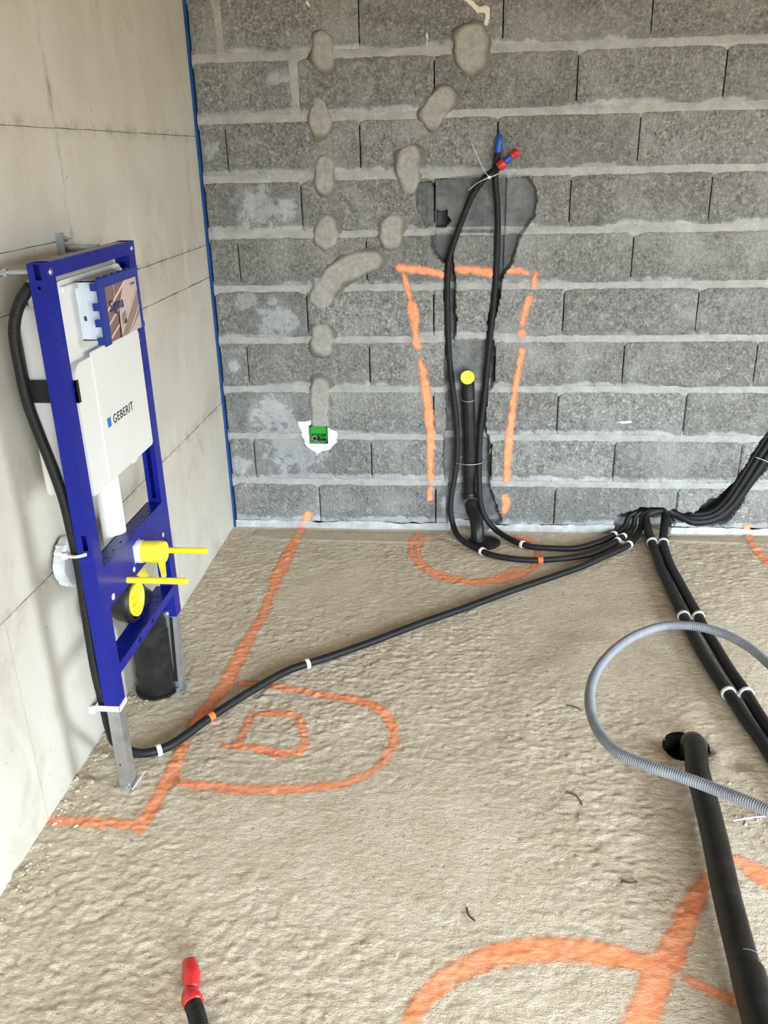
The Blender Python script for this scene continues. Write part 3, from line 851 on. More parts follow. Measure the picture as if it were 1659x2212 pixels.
floor_mark('paint_line', [M_LINE, M_BASE], 'long orange sprayed line on the floor running from the back wall past the blue frame')
floor_mark('paint_outline', [M_BOWL], 'rounded orange outline of a toilet bowl sprayed on the floor')
floor_mark('paint_square', [M_SQA, M_SQB], 'small orange sprayed square inside the rounded bowl outline')
floor_mark('paint_ring', [M_RINGA, M_RINGB, M_RINGC], 'orange sprayed ring on the floor around the sink drain')
floor_mark('paint_arc', [M_ARC, M_DIAG], 'wide orange arc crossed by a thick diagonal line, sprayed in the foreground')
floor_mark('paint_dash', [M_DASH], 'short orange dash on the floor left of the long black pipe')
floor_mark('paint_stripe', [M_EDGE], 'broad orange stripe on the floor right of the long black pipe')
floor_mark('paint_corner_line', [M_CORNER], 'orange line on the floor at the right end of the block wall')
wall_mark('paint_streak', [W_STEP], 'short orange stroke at the foot of the block wall near the corner')
wall_mark('paint_tick', [W_CORNER], 'tiny orange tick at the foot of the block wall below the cable chase')
wall_mark('paint_bar', [W_TOPA, W_TOPB, W_TOPC], 'horizontal orange bar sprayed across the block wall under the niche')
wall_mark('paint_stroke', [W_LA, W_LB, W_LC], 'left upright orange stroke beside the sink cables on the block wall')
wall_mark('paint_stroke', [W_RA, W_RB, W_RC, W_RD, W_RE], 'right upright orange stroke beside the sink cables on the block wall')

# ------------------------------------------------------------------ filler patches, splashes
def patch(strokes_, label, k):
    A = np.array(strokes_)
    pad = A[:, 2].max()/2+.03
    st = .004
    gu = np.arange(A[:, 0].min()-pad, A[:, 0].max()+pad, st)
    gv = np.arange(A[:, 1].min()-pad, A[:, 1].max()+pad, st)
    U, V = np.meshgrid(gu, gv, indexing='ij')
    d = seg_dist(U, V, strokes_)+.030*vnoise(U*24, V*24, 80+k)+.010*vnoise(U*60, V*60, 90+k)
    vm = (d < .004) & ~((poly_sdf(U, V, GREEN_BOX) < -.002))
    km = vm[:-1, :-1] & vm[1:, :-1] & vm[:-1, 1:] & vm[1:, 1:]
    F = grid_faces(len(gu), len(gv), km)
    used, inv = np.unique(F, return_inverse=True)
    h = np.clip(-d/.016, -.3, 1)
    h = h*(2-np.abs(h))
    Yp = -.0018-h*.009-.004*vnoise(U*28, V*28, 5)*np.clip(h, 0, 1)-relief(U, V)
    P = np.stack([U.ravel(), Yp.ravel(), V.ravel()], 1)[used]
    o = mesh('mortar_patch', P, inv.reshape(-1, 4).tolist(), MAT['filler'], None, True)
    dr = seg_dist(U, V-.010, [(a, b, w*.82) for a, b, w in strokes_])+.012*vnoise(U*22, V*22, 80+k)
    vattr(o, 'rim', np.clip(.5+(dr.ravel()[used]+(V.ravel()[used]-A[:, 1].mean())*.12)/.026, 0, 1))
    return tag(o, label, 'mortar patch', 'grey filler patches on the block wall')

PL = ['topmost grey filler patch of the left column', 'second filler patch from the top in the left column', 'third filler patch from the top in the left column', 'fourth filler patch in the left column, above the bent strip of filler',
      'small round filler patch just above the right end of the bent filler strip', 'tall narrow filler patch touching the upper left of the niche', 'slanted oval filler patch left of the blue cable tip', 'largest brownish filler patch under the cream splash at the top',
      'long bent strip of grey filler across the block wall', 'round filler patch between the bent strip and the green box', 'long upright filler patch directly above the green box']
for i, (st, lab) in enumerate(zip((PATCHES0, PATCHES1, PATCHES2, PATCHES3, PATCHES4, PATCHES5, PATCHES6, PATCHES7, PATCHES8, PATCHES9, PATCHES10), PL)):
    patch([(a, b, w*1.12) for a, b, w in st], lab, i)

def splat(name, strokes_, mat, label, cat):
    o = wall_mark(name, strokes_, label, cat, mat, .0055, -.0005, .003)
    return o
splat('foam_splash', [SPL0], 'cream', 'large cream splash running down at the top of the block wall', 'splash')
splat('foam_splash', [SPL1], 'cream', 'small upright cream drip left of the largest filler patch', 'splash')
splat('foam_splash', [SPL2], 'cream', 'thin cream drip at the lower edge of the largest filler patch', 'splash')
splat('plaster_smear', [SPL3], 'plaster', 'thin level white smear on a block right of the sink pipe', 'splash')
splat('foam_splash', [SPL4], 'cream', 'tiny cream fleck near the top of the block wall above the left patches', 'splash')
# white plaster round the green box
gu, gv = np.arange(.30, .51, .003), np.arange(.30, .51, .003)
U, V = np.meshgrid(gu, gv, indexing='ij')
d = poly_sdf(U, V, SPLASH)+.006*vnoise(U*60, V*60, 2)+.003*vnoise(U*160, V*160, 3)
vm = (d < 0) & (poly_sdf(U, V, GREEN_BOX) > .001)
km = vm[:-1, :-1] & vm[1:, :-1] & vm[:-1, 1:] & vm[1:, 1:]
F = grid_faces(len(gu), len(gv), km)
used, inv = np.unique(F, return_inverse=True)
P = np.stack([U.ravel(), (-.0045-np.clip(-d/.012, 0, 1)*.005-relief(U, V)).ravel(), V.ravel()], 1)[used]
tag(mesh('plaster_splash', P, inv.reshape(-1, 4).tolist(), MAT['plaster'], None, True), 'bright white plaster smeared around the green box', 'plaster')

# ------------------------------------------------------------------ cables and hoses
def offset_bundle(k):
    """path down the chase for cable k, from beyond the frame to the mouth at the floor"""
    B = np.array(BUNDLE[2:][::-1], float)
    T = np.gradient(B, axis=0)
    T /= np.linalg.norm(T, axis=1)[:, None]
    Nn = np.stack([-T[:, 2], 0*T[:, 0], T[:, 0]], 1)
    off = (-.030, -.014, .004, .019, .031)[k]
    dy = (.012, -.002, .020, .000, .016)[k]
    sc_ = np.linspace(1.0, .55, len(B))[:, None]
    Q = B+Nn*off*sc_
    Q[:, 1] = dy+.002
    return [tuple(p) for p in Q]
MID = [(1.90, .052, .070+.0)]
def with_bundle(k, pts, lift=0):
    m = (1.93-.012*k, .048-.003*k, .078+.004*k)
    return offset_bundle(k)+[m]+list(pts)

def nearest_dir(pts, p):
    P = spline(pts, .01)
    i = int(np.argmin(np.linalg.norm(P-np.array(p), axis=1)))
    i = min(max(i, 1), len(P)-2)
    t = P[i+1]-P[i-1]
    return Vector(P[i]), Vector(t/np.linalg.norm(t))

def lift_floor(pts, r):
    """lay the low part of a path on the floor relief"""
    return [(x, y, max(z, r+.004+max(0, fz(x, y)))) if z < .05 and y < -.02 else (x, y, z) for x, y, z in pts]

PATHS = {}
def cable(name, key, pts, r, label, cat='cable', ridge=(.0048, .0007)):
    pts = lift_floor(pts, r)
    o = empty(name, pts[0])
    PATHS[key] = pts
    tube('sheath', pts, r, MAT['cable'], o, n=12, ridge=ridge)
    return tag(o, label, cat)

c1 = cable('sheathed_cable', 'c1', with_bundle(0, CABLE1), .0125, 'black cable in the right slot up to the niche, with a blue taped end')
c2 = cable('sheathed_cable', 'c2', with_bundle(1, CABLE2), .0125, 'black cable in the left slot bowing up to the niche, with a red taped end')
c3 = cable('corrugated_hose', 'c3', with_bundle(2, CABLE3), .0128, 'long black hose across the floor and up behind the blue frame', 'hose')
d1 = cable('insulated_pipe', 'd1', with_bundle(3, DUO1), .0175, 'left one of the two thick black pipes clipped side by side', 'pipe', None)
d2 = cable('insulated_pipe', 'd2', with_bundle(4, DUO2), .0175, 'right one of the two thick black pipes clipped side by side', 'pipe', None)
# taped ends
def tip(parent, pts, rads, mat, name='tape'):
    P = spline(pts, .004)
    rad = np.interp(np.linspace(0, 1, len(P)), np.linspace(0, 1, len(rads)), rads)
    V, F = sweep(P, rad, 12)
    o = mesh(name, V, F, MAT[mat], None, True)
    o.parent = parent
    o.location = -parent.location
    return o
tip(c1, [(1.1298, -.03, 1.518)]+TIP_BLUE, (.0135, .0142, .014, .0125, .0085), 'bluetape')
tip(c2, [TIP_RED[0], TIP_RED[1]], (.0165, .0185, .017), 'red')
tip(c2, [TIP_RED[1], TIP_RED[2]], (.0125, .0125, .012), 'bluetape')
tip(c2, [TIP_RED[2], (1.190, -.052, 1.514), TIP_RED[3]], (.0125, .013, .014, .017, .009), 'red')
# overspray where the orange ring and line cross
for root, key, at in ((c2, 'c2', (1.328, -.32, .0125)), (c3, 'c3', (.30, -1.42, .0125))):
    p, t_ = nearest_dir(PATHS[key], at)
    m = MB().lathe(p-t_*.010, t_, [(0, .0131), (.020, .0131)], 12, False)
    m.build('paint_band', MAT['orange_solid'], root)

# the foreground hose with a red taped end
pts = [(x, y, z+.0) for x, y, z in REDCABLE]
rc = empty('corrugated_hose', pts[0])
tag(rc, 'short black ribbed hose end with red tape in the foreground', 'hose')
tube('sheath', pts, .0175, MAT['cable'], rc, n=14, ridge=(.0055, .0014))
tip(rc, [REDCAP[3], REDCAP[2], (.512, -2.298, .026)], (.0195, .0205, .0175, .0125), 'red')
tip(rc, [(.512, -2.298, .026), REDCAP[1], REDCAP[0], (.489, -2.238, .026)], (.0125, .0165, .0185, .0165, .014), 'red')

# grey flexible conduit looped above the floor
lp = empty('flexible_conduit', LOOP[0])
tag(lp, 'grey ribbed conduit curling in a loop over the black pipes', 'conduit')
tube('ribbed_sleeve', [(2.06, -2.22, .012)]+[(1.99, -1.78, .12)]+LOOP+[(1.86, -2.12, .18), (1.99, -2.36, .012)], .0148, MAT['grey'], lp, n=14, ridge=(.0058, .0016))

# white clips
def clip(name, items, r, label, group=None):
    """items: (path key, point); rings over each cable joined by a foot"""
    p0, t0 = nearest_dir(PATHS[items[0][0]], items[0][1])
    root = empty(name, (p0.x, p0.y, 0))
    ctr = []
    for key, at in items:
        p, tt = nearest_dir(PATHS[key], at)
        ctr.append(p)
        ri, ro, w = r+.0006, r+.0042, .013
        MB().lathe(p-tt*w/2, tt, [(0, ri), (0, ro-.001), (.0015, ro), (w-.0015, ro), (w, ro-.001), (w, ri), (0, ri)], 20, False).build('saddle', MAT['clip'], root, True)
    c = sum(ctr, Vector())/len(ctr)
    if len(items) == 2:
        dv = ctr[1]-ctr[0]
        a = math.atan2(dv.y, dv.x)
        m = MB().box(-max(.004, dv.length/2-r), max(.004, dv.length/2-r), -.007, .007, -.006, .004)
        mt = Matrix.Translation((c.x, c.y, .018)) @ Matrix.Rotation(a, 4, 'Z')
        m.v = [tuple(mt @ Vector(v)) for v in m.v]
        m.build('bridge', MAT['clip'], root)
    else:
        nn = t0.cross(Vector((0, 0, 1))).normalized()
        q = c+nn*(r+.008)
        m = MB().lathe((q.x, q.y, 0), (0, 0, 1), [(0, .008), (.014, .008), (.017, .006)], 12)
        m.build('foot', MAT['clip'], root, True)
    return tag(root, label, 'pipe clip', group)
G = 'white pipe clips'
clip('pipe_clip', [('c2', CLIPS[0])], .0125, 'white clip on the outer cable loop in front of the sink drain', G)
clip('pipe_clip', [('c1', CLIPS[1])], .0125, 'white clip on the inner cable loop right of the sink drain', G)
clip('pipe_clip', [('c3', CLIPS[2])], .0128, 'white clip halfway along the long hose on the floor', G)
clip('pipe_clip', [('c3', CLIPS[3])], .0128, 'white clip on the hose beside the left steel foot', G)
clip('double_clip', [('c1', TRICLIPS[0]), ('c2', TRICLIPS[1])], .0125, 'white double clip on three cables, the one nearer the block wall', G)
clip('double_clip', [('c2', TRICLIPS[2]), ('c3', TRICLIPS[3])], .0125, 'white double clip on three cables, the one farther from the block wall', G)
clip('double_clip', [('d1', DUOCLIPS[0]), ('d2', DUOCLIPS[1])], .0175, 'white double clip on the thick pipes, nearest the block wall', G)
clip('double_clip', [('d1', DUOCLIPS[2]), ('d2', DUOCLIPS[3])], .0175, 'white double clip on the thick pipes just behind the grey loop', G)
clip('double_clip', [('d1', DUOCLIPS[4]), ('d2', DUOCLIPS[5])], .0175, 'white double clip on the thick pipes inside the grey loop', G)

# ------------------------------------------------------------------ sink drain
sp = empty('sink_drain', (1.085, -.13, 0))
tag(sp, 'black drain pipe rising from the floor up the wall with yellow cap', 'drain pipe')
def child_tube(name, pts, r, mat, root, n=20, step=.01):
    return tube(name, pts, r, MAT[mat], root, step, n)
child_tube('riser', [(1.0475, .004, .150), (1.046, .004, .31), (1.039, .003, .513), (1.033, .003, .655), (1.031, -.004, .676), (1.031, -.016, .686)], .0265, 'black', sp)
MB().lathe((1.031, -.014, .687), (0, -1, 0), [(0, .0262), (.026, .0262)], 28).build('mouth', MAT['black'], sp, True)
MB().lathe((1.031, -.034, .688), (0, -1, 0), [(0, .0265), (.004, .0285), (.010, .0285), (.013, .0265)], 32).build('end_cap', MAT['neon'], sp, True)
MB().lathe((1.0472, .002, .172), (.10, -.20, -1), [(0, .030), (.020, .0305), (.024, .029)], 24).build('socket', MAT['black'], sp, True)
MB().lathe((1.0500, -.004, .148), (.22, -.5, -1), [(0, .0285), (.014, .0315), (.022, .0315), (.026, .029)], 24).build('grey_collar', MAT['collar'], sp, True)
child_tube('bend', [(1.053, -.013, .138), (1.062, -.045, .108), (1.076, -.085, .086), (1.083, -.112, .050), (1.083, -.124, .0), (1.083, -.125, -.02)], .0285, 'black', sp)
MB().lathe((1.109, -.138, .002), (0, 0, 1), [(0, .070), (.004, .071), (.006, .068), (.007, .058)], 36).build('floor_rosette', MAT['black'], sp, True)

# wire ties
def tie_ring(pts_c, rx, ry, zt_, w, label, tilt=0):
    P = []
    for i in range(33):
        a = 2*math.pi*i/32
        P.append((pts_c[0]+rx*math.cos(a), pts_c[1]+ry*math.sin(a), pts_c[2]+tilt*math.sin(a)*ry))
    V, F = sweep(np.array(P), w, 8, False)
    o = mesh('wire_tie', V, F, MAT['zinc'], None, True)
    return tag(o, label, 'tie', 'thin ties around the sink drain and its cables')
tie_ring((1.035, .003, .590), .029, .029, 0, .0018, 'upper thin wire tie around the black drain pipe alone', .25)
tie_ring((1.041, -.006, .322), .064, .033, 0, .0018, 'lower thin wire tie binding the drain pipe to both cables', .2)
wt_ = empty('cable_tie', (1.10, -.05, 1.44))
tag(wt_, 'white cable tie with long tails holding the two cable ends together', 'tie')
ring_ = [(1.106+.027*math.cos(a), -.035+.03*math.sin(a), 1.437+.010*math.cos(a)) for a in np.linspace(0, 2*math.pi, 24)]
tube('loop', ring_, .0017, MAT['clip'], wt_, .006, 8)
tube('tail', [(1.1, -.066, 1.437), (1.084, -.062, 1.453), (1.057, -.055, 1.504), (1.034, -.05, 1.552)], .0012, MAT['clip'], wt_, .01, 6)
tube('tail', [(1.10, -.066, 1.437), (1.063, -.055, 1.42), (1.023, -.05, 1.392)], .0012, MAT['clip'], wt_, .01, 6)
MB().bevbox(1.093, 1.105, -.072, -.062, 1.431, 1.441, .002).build('head', MAT['clip'], wt_)
bt = offset_bundle(2)
tag(tube('wire_tie', [(2.200, -.016, .352), (2.228, -.020, .343), (2.262, -.013, .327)], .002, MAT['zinc'], None, .006, 8), 'thin wire tie across the cable bundle in the wall chase', 'tie')

# ------------------------------------------------------------------ green box
gb = empty('junction_box', (.4075, 0, .396))
tag(gb, 'green plastic junction box set in white plaster on the block wall', 'junction box')
GX0, GX1, GZ0, GZ1 = .372, .443, .398, .471
m = MB()
m.plate('y', .036, .004, GX0, GX1, GZ0, GZ1)
m.build('back', MAT['green'], gb)
def rrect(x0, x1, z0, z1, r, n=6):
    out = []
    for cx_, cz_, a0 in ((x1-r, z1-r, 0), (x0+r, z1-r, 90), (x0+r, z0+r, 180), (x1-r, z0+r, 270)):
        for i in range(n+1):
            a = math.radians(a0+90*i/n)
            out.append((cx_+r*math.cos(a), cz_+r*math.sin(a)))
    return out
o_, i_ = rrect(GX0, GX1, GZ0, GZ1, .012), rrect(GX0+.003, GX1-.003, GZ0+.003, GZ1-.003, .010)
V, F = [], []
n = len(o_)
for p, y in ((o_, .036), (o_, -.009), (i_, -.009), (i_, .036)):
    V += [(a, y, b) for a, b in p]
for k in range(3):
    for i in range(n):
        j = (i+1) % n
        F.append((k*n+i, k*n+j, (k+1)*n+j, (k+1)*n+i))
mm = MB(); mm.add(V, F); mm.build('rim', MAT['green'], gb)
# sloping hood filling the upper part, two conduit mouths and a screw below
m = MB()
prof = [(.034, GZ1-.003), (-.006, GZ1-.004), (-.006, GZ0+.040), (.010, GZ0+.028), (.034, GZ0+.026)]
V = [(x, y, z) for x in (GX0+.004, GX1-.004) for y, z in prof]
F = [(0, 1, 2, 3, 4), (9, 8, 7, 6, 5)]+[(i, (i+1) % 5, 5+(i+1) % 5, 5+i) for i in range(5)]
m.add(V, F); m.build('hood', MAT['green'], gb)
MB().lathe((.389, .006, .416), (0, -1, 0), [(0, .0125), (.012, .0125), (.012, .009), (.002, .009)], 20, False).build('conduit_mouth', MAT['zinc'], gb, True)
MB().lathe((.402, .010, .413), (.2, -1, 0), [(0, .007), (.016, .007), (.018, .005)], 14).build('plug', MAT['dark'], gb, True)
MB().lathe((.4355, .004, .4215), (0, -1, 0), [(0, .0055), (.010, .0055), (.011, .0045)], 14).build('screw_post', MAT['green'], gb, True)
MB().box(.384, .434, .0, .006, .3995, .4035).build('wire_end', MAT['zinc'], gb)

# ------------------------------------------------------------------ floor drain with its long pipe
fp = empty('floor_drain', (HOLE[0], HOLE[1], 0))
tag(fp, 'long black waste pipe bending out of a round floor hole', 'drain pipe')
MB().lathe((HOLE[0], HOLE[1], -.012), (0, 0, -1), [(0, .0665), (0, .0615), (.14, .0615), (.14, .0)], 40, False).build('socket', MAT['black'], fp, True)
FP = [(1.658, -1.452, -.11), (1.658, -1.453, -.045), (1.656, -1.462, .005), (1.652, -1.490, .036), (1.645, -1.540, .042)]+[(1.635, -1.592, 0.042), (1.626, -1.717, 0.042), (1.615, -1.851, 0.042), (1.598, -2.014, 0.042), (1.588, -2.153, 0.042), (1.582, -2.251, 0.042), (1.581, -2.318, 0.042)]+[(1.560, -2.50, .042)]
child_tube('pipe', FP, .0300, 'black', fp, 24)
MB().lathe((1.6535, -1.482, .030), (-.12, -.88, .42), [(-.030, .0312), (-.027, .0330), (.018, .0330), (.022, .0312)], 28).build('elbow_collar', MAT['black'], fp, True)
MB().lathe((1.5885, -2.190, .042), (-.06, -1, 0), [(0, .0302), (.0, .0330), (.01, .0342), (.26, .0342)], 28).build('socket_sleeve', MAT['black'], fp, True)
MB().lathe((1.5900, -2.165, .042), (-.06, -1, 0), [(0, .0304), (.0022, .0304)], 28, False).build('seam_ring', MAT['collar'], fp, True)
# short length of batten it lies on, out of the picture in front
tag(MB().box(1.46, 1.66, -2.50, -2.44, -.002, .008).build('timber_block', MAT['strip']), 'small block under the end of the long black pipe', 'block')

# ------------------------------------------------------------------ toilet installation frame
FR = empty('toilet_frame', (.155, -1.47, 0))
tag(FR, 'blue steel toilet frame with white concealed cistern against the left wall', 'toilet frame')
XB, XF = .137, .175
ZT, ZB = 1.333, .258
th = .003
def post(y0, y1, left):
    m = MB()
    m.plate('x', XF-th, th, y0, y1, ZB, ZT)
    m.plate('x', XB, th, y0, y1, ZB, ZT)
    hl = [(XB+.014, XB+.027, 1.300, 1.331), (XB+.016, XB+.022, 1.281, 1.287), (XB+.016, XB+.028, .690, .728), (XB+.021, XB+.026, .678, .683)] if left else [(XB+.012, XB+.024, .64, 1.285)]
    m.plate('y', y0, th, XB+th, XF-th, ZB, ZT, hl)
    m.plate('y', y1-th, th, XB+th, XF-th, ZB, ZT)
    return m.build('post', MAT['blue'], FR)
p1 = post(-1.720, -1.678, True)
p2 = post(-1.262, -1.220, False)
# square edges of the posts catch light
for p in (p1, p2):
    pass
# rails
m = MB()
m.plate('x', XF-th+.0008, th, -1.678, -1.262, 1.302, ZT-.0005)
m.plate('z', ZT-th, th, XB+.002, XF-th, -1.678, -1.262)
m.box(XF-.0015, XF+.0008, -1.7195, -1.678, 1.302, ZT); m.box(XF-.0015, XF+.0008, -1.262, -1.2205, 1.302, ZT)
tr = m.build('top_rail', MAT['blue'], FR)
def screw(y, z, parent):
    MB().lathe((XF+.0005, y, z), (1, 0, 0), [(0, .0075), (.002, .0075), (.0038, .005)], 16).build('screw', MAT['zinc'], parent, True)
screw(-1.701, 1.314, tr); screw(-1.242, 1.316, tr)
m = MB()
sl = [(XB+.022, XB+.027, -1.64+.006*0+d_, -1.64+d_+.012) for d_ in (.0, .05, .10, .22, .26, .30, .335)]
m.plate('z', .625, th, XB-.004, XF-th, -1.678, -1.262, sl)
m.plate('x', XF-th, th, -1.678, -1.262, .518, .628, [(-1.50, -1.44, .545, .60)])
m.plate('x', XB-.004, th, -1.678, -1.262, .605, .628)
mr = m.build('flush_rail', MAT['blue'], FR)
for y, z, r in ((-1.655, .537, .0085), (-1.512, .540, .007), (-1.285, .537, .007)):
    MB().lathe((XF+.0003, y, z), (1, 0, 0), [(0, r), (.0012, r)], 16).build('rail_plug', MAT['white'], mr, True)
m = MB()
m.plate('z', .357, th, XB-.012, XF-th, -1.678, -1.262, [(XB+.0, XB+.022, -1.65+d_, -1.646+d_) for d_ in (.02, .05, .26, .29, .32)])
m.plate('x', XF-th, th, -1.678, -1.262, .333, .360, [(-1.55, -1.53, .341, .353), (-1.45, -1.43, .341, .353)])
lr = m.build('foot_rail', MAT['blue'], FR)
# telescopic feet
def foot(y0, y1, shift, channel):
    root_x, root_y = shift
    m = MB()
    a, b = XB+.003, XF-.003
    hh = .30
    pts = [(a, y0), (b, y0), (b, y1), (a, y1)]
    V, F = [], []
    for z, s in ((0.0, 1), (ZB+.004, 0), (.30, 0)):
        V += [(x+root_x*s, y+root_y*s, z) for x, y in pts]
    for k in range(2):
        for i in range(4):
            F.append((k*4+i, k*4+(i+1) % 4, k*4+4+(i+1) % 4, k*4+4+i))
    m.add(V, F)
    f = m.build('foot', MAT['zinc'], FR)
    bx, by = (a+b)/2+root_x, (y0+y1)/2+root_y
    pw = .030 if channel else .022
    MB().bevbox(bx-pw, bx+pw-.002, by-pw-.004, by+pw, -.003, .005, .002).build('base_plate', MAT['zinc'], f)
    MB().lathe((bx+.004, by-pw+.004, .004), (0, 0, 1), [(0, .007), (.005, .007), (.007, .005)], 8).build('anchor_bolt', MAT['zinc'], f, True)
    if channel:
        MB().add([(a+.010+root_x*.9, y0+root_y*.9-.0006, .03), (a+.020+root_x*.9, y0+root_y*.9-.0006, .03), (a+.020, y0-.0006, .255), (a+.010, y0-.0006, .255)], [(0, 1, 2, 3)]).build('slot', MAT['dark'], f)
        MB().lathe((a+.004, y0-.004, .268), (0, -1, 0), [(0, .010), (.005, .010), (.008, .007)], 10).build('clamp_bolt', MAT['zinc'], f, True)
    else:
        MB().lathe((bx-.004, y0+root_y*.7-.0004, .075), (0, -1, 0), [(0, .0025), (.0006, .0025)], 10).build('pin_hole', MAT['dark'], f)
    return f
foot(-1.717, -1.682, (-.003, .004), False)
foot(-1.259, -1.224, (-.008, -.006), True)

# cistern
def outline_prism(pts, a, b, axis='x'):
    n_ = len(pts)
    V = [(a, y, z) for y, z in pts]+[(b, y, z) for y, z in pts]
    F = [tuple(range(n_))[::-1], tuple(range(n_, 2*n_))]+[(i, (i+1) % n_, n_+(i+1) % n_, n_+i) for i in range(n_)]
    return V, F
m = MB().bevbox(.062, .150, -1.663, -1.277, .95, 1.235, .014)
m.bevbox(.086, .152, -1.650, -1.290, 1.20, 1.292, .012)
m.bevbox(.058, .165, -1.668, -1.272, .803, 1.04, .010)
cis = m.build('cistern', MAT['white'], FR, True)
# upper front shell with rounded shoulders
def rounded(y0, y1, z0, z1, rs, n_=8):
    out = []
    for (cy_, cz_, a0, r) in ((y1, z1, 0, rs[0]), (y0, z1, 90, rs[1]), (y0, z0, 180, rs[2]), (y1, z0, 270, rs[3])):
        sy = -1 if cy_ == y1 else 1
        sz = -1 if cz_ == z1 else 1
        for i in range(n_+1):
            a = math.radians(a0+90*i/n_)
            out.append((cy_+sy*r+r*math.cos(a), cz_+sz*r+r*math.sin(a)))
    return out
V, F = outline_prism(rounded(-1.655, -1.285, 1.04, 1.287, (.03, .02, .004, .004)), .140, .160)
MB().add(V, F).build('upper_shell', MAT['white'], cis)
MB().bevbox(.150, .168, -1.640, -1.300, 1.262, 1.276, .003).build('ledge', MAT['white'], cis)
# lower front panel (foam faced) with rounded upper left corner and a raised centre field
V, F = outline_prism(rounded(-1.671, -1.277, .806, 1.112, (.022, .034, .006, .006)), .150, .178)
pan = MB().add(V, F).build('front_panel', MAT['white'], cis)
V, F = outline_prism(rounded(-1.578, -1.279, .812, 1.122, (.018, .006, .004, .004)), .176, .1800)
MB().add(V, F).build('raised_field', MAT['white'], pan)
MB().bevbox(.120, .170, -1.400, -1.375, .792, .812, .003).build('panel_lug', MAT['white'], cis)
# strap clamps
m = MB()
m.box(.0560, .1800, -1.6755, -1.6685, 1.030, 1.080)
m.box(.1700, .1805, -1.6755, -1.664, 1.030, 1.080)
m.box(.0545, .0605, -1.6755, -1.640, 1.030, 1.080)
m.build('strap', MAT['rubber'], cis)
# print: blue square and the maker's name
def text(body, size, org, name, mat, parent, squeeze=.78, bold=.0, up=(0, 0, 1), right=(0, 1, 0)):
    cu = bpy.data.curves.new(name, 'FONT')
    cu.body = body
    cu.size = size
    cu.offset = bold
    cu.extrude = .00015
    cu.space_character = 1.12
    tmp = bpy.data.objects.new(name, cu)
    col.objects.link(tmp)
    bpy.context.view_layer.update()
    me = bpy.data.meshes.new_from_object(tmp.evaluated_get(bpy.context.evaluated_depsgraph_get()))
    bpy.data.objects.remove(tmp)
    r, u = Vector(right), Vector(up)
    nrm = r.cross(u)
    for v in me.vertices:
        v.co = Vector(org)+r*(v.co.x*squeeze)+u*v.co.y+nrm*v.co.z
    me.materials.clear()
    me.materials.append(MAT[mat])
    o = bpy.data.objects.new(name, me)
    link(o)
    off = Vector((0, 0, 0))
    q = parent
    while q is not None:
        off += q.location
        q = q.parent
    o.parent = parent
    o.location = -off
    return o
tl = text('GEBERIT', .0300, (.1803, -1.514, .9340), 'lettering', 'ink', pan, .99, .00035)
w_ = max(v.co.y for v in tl.data.vertices)-min(v.co.y for v in tl.data.vertices)
for v in tl.data.vertices:
    v.co.y = -1.514+(v.co.y+1.514)*(.131/w_)
MB().box(.1800, .1804, -1.547, -1.526, .9335, .9555).build('logo_square', MAT['logo'], pan)

# actuator shaft and its cover plate
m = MB()
m.plate('y', -1.563, .003, .158, .222, 1.145, 1.277)
m.plate('y', -1.380, .003, .158, .222, 1.145, 1.277)
m.plate('z', 1.274, .003, .158, .222, -1.563, -1.377)
m.plate('z', 1.145, .003, .158, .222, -1.563, -1.377)
for i in range(9):
    x = .166+i*.006
    m.box(x, x+.0012, -1.5642, -1.563, 1.147, 1.275)
    m.box(x, x+.0012, -1.563, -1.377, 1.277, 1.2782)
sh = m.build('shaft', MAT['shaft'], cis)
MB().box(.171, .176, -1.566, -1.563, 1.190, 1.200).build('catch', MAT['inkblue'], sh)
PX = .226
m = MB()
m.plate('x', PX-.004, .004, -1.594, -1.353, 1.140, 1.283, [(-1.560, -1.362, 1.137, 1.262)])
m.plate('x', PX-.006, .002, -1.592, -1.355, 1.142, 1.281)
for z in (1.268, 1.225, 1.190, 1.150):
    m.box(PX-.016, PX-.002, -1.600, -1.590, z-.008, z+.008)
for y in (-1.57, -1.53, -1.49, -1.45, -1.41, -1.38):
    m.box(PX-.010, PX-.002, y-.006, y+.006, 1.281, 1.286)
m.bevbox(PX-.012, PX+.001, -1.357, -1.348, 1.272, 1.286, .002)
m.bevbox(PX-.012, PX+.001, -1.357, -1.348, 1.138, 1.152, .002)
pl = m.build('cover_plate', MAT['plate'], cis)
# insert card: a flat print of pale panels and diagonal bands on brown
PY0, PY1, PZ0, PZ1 = -1.560, -1.362, 1.139, 1.262
def card(pts, mat, k, name):
    V = [(PX-.0036+k*.0004, PY0+u*(PY1-PY0), PZ0+v*(PZ1-PZ0)) for u, v in pts]
    return MB().add(V, [tuple(range(len(V)))]).build(name, MAT[mat], ins)
MBI = MB().box(PX-.0042, PX-.0036, PY0, PY1, PZ0, PZ1)
ins = MBI.build('insert_card', MAT['br0'], pl)
card([(.34, 0), (.36, .53), (.62, 1), (1, 1), (1, 0)], 'br1', 1, 'pale_field')
card([(.34, .0), (1, .74), (1, .30), (.62, 0)], 'br3', 2, 'grey_band')
card([(.0, .52), (.0, .58), (.62, 1), (.72, 1)], 'br2', 2, 'diagonal_line')
card([(.0, .28), (.0, .33), (.34, .55), (.34, .50)], 'br2', 2, 'diagonal_line')
card([(.0, .04), (.0, .09), (.34, .28), (.34, .23)], 'br2', 2, 'diagonal_line')
card([(.55, 0), (.60, 0), (1, .42), (1, .46)], 'br2', 3, 'diagonal_line')
card([(.34, .04), (.345, .10), (1, .80), (1, .75)], 'br2', 3, 'diagonal_line')
card([(.27, 1), (.29, 1), (.29, .74), (.27, .72)], 'br2', 3, 'upright_line')
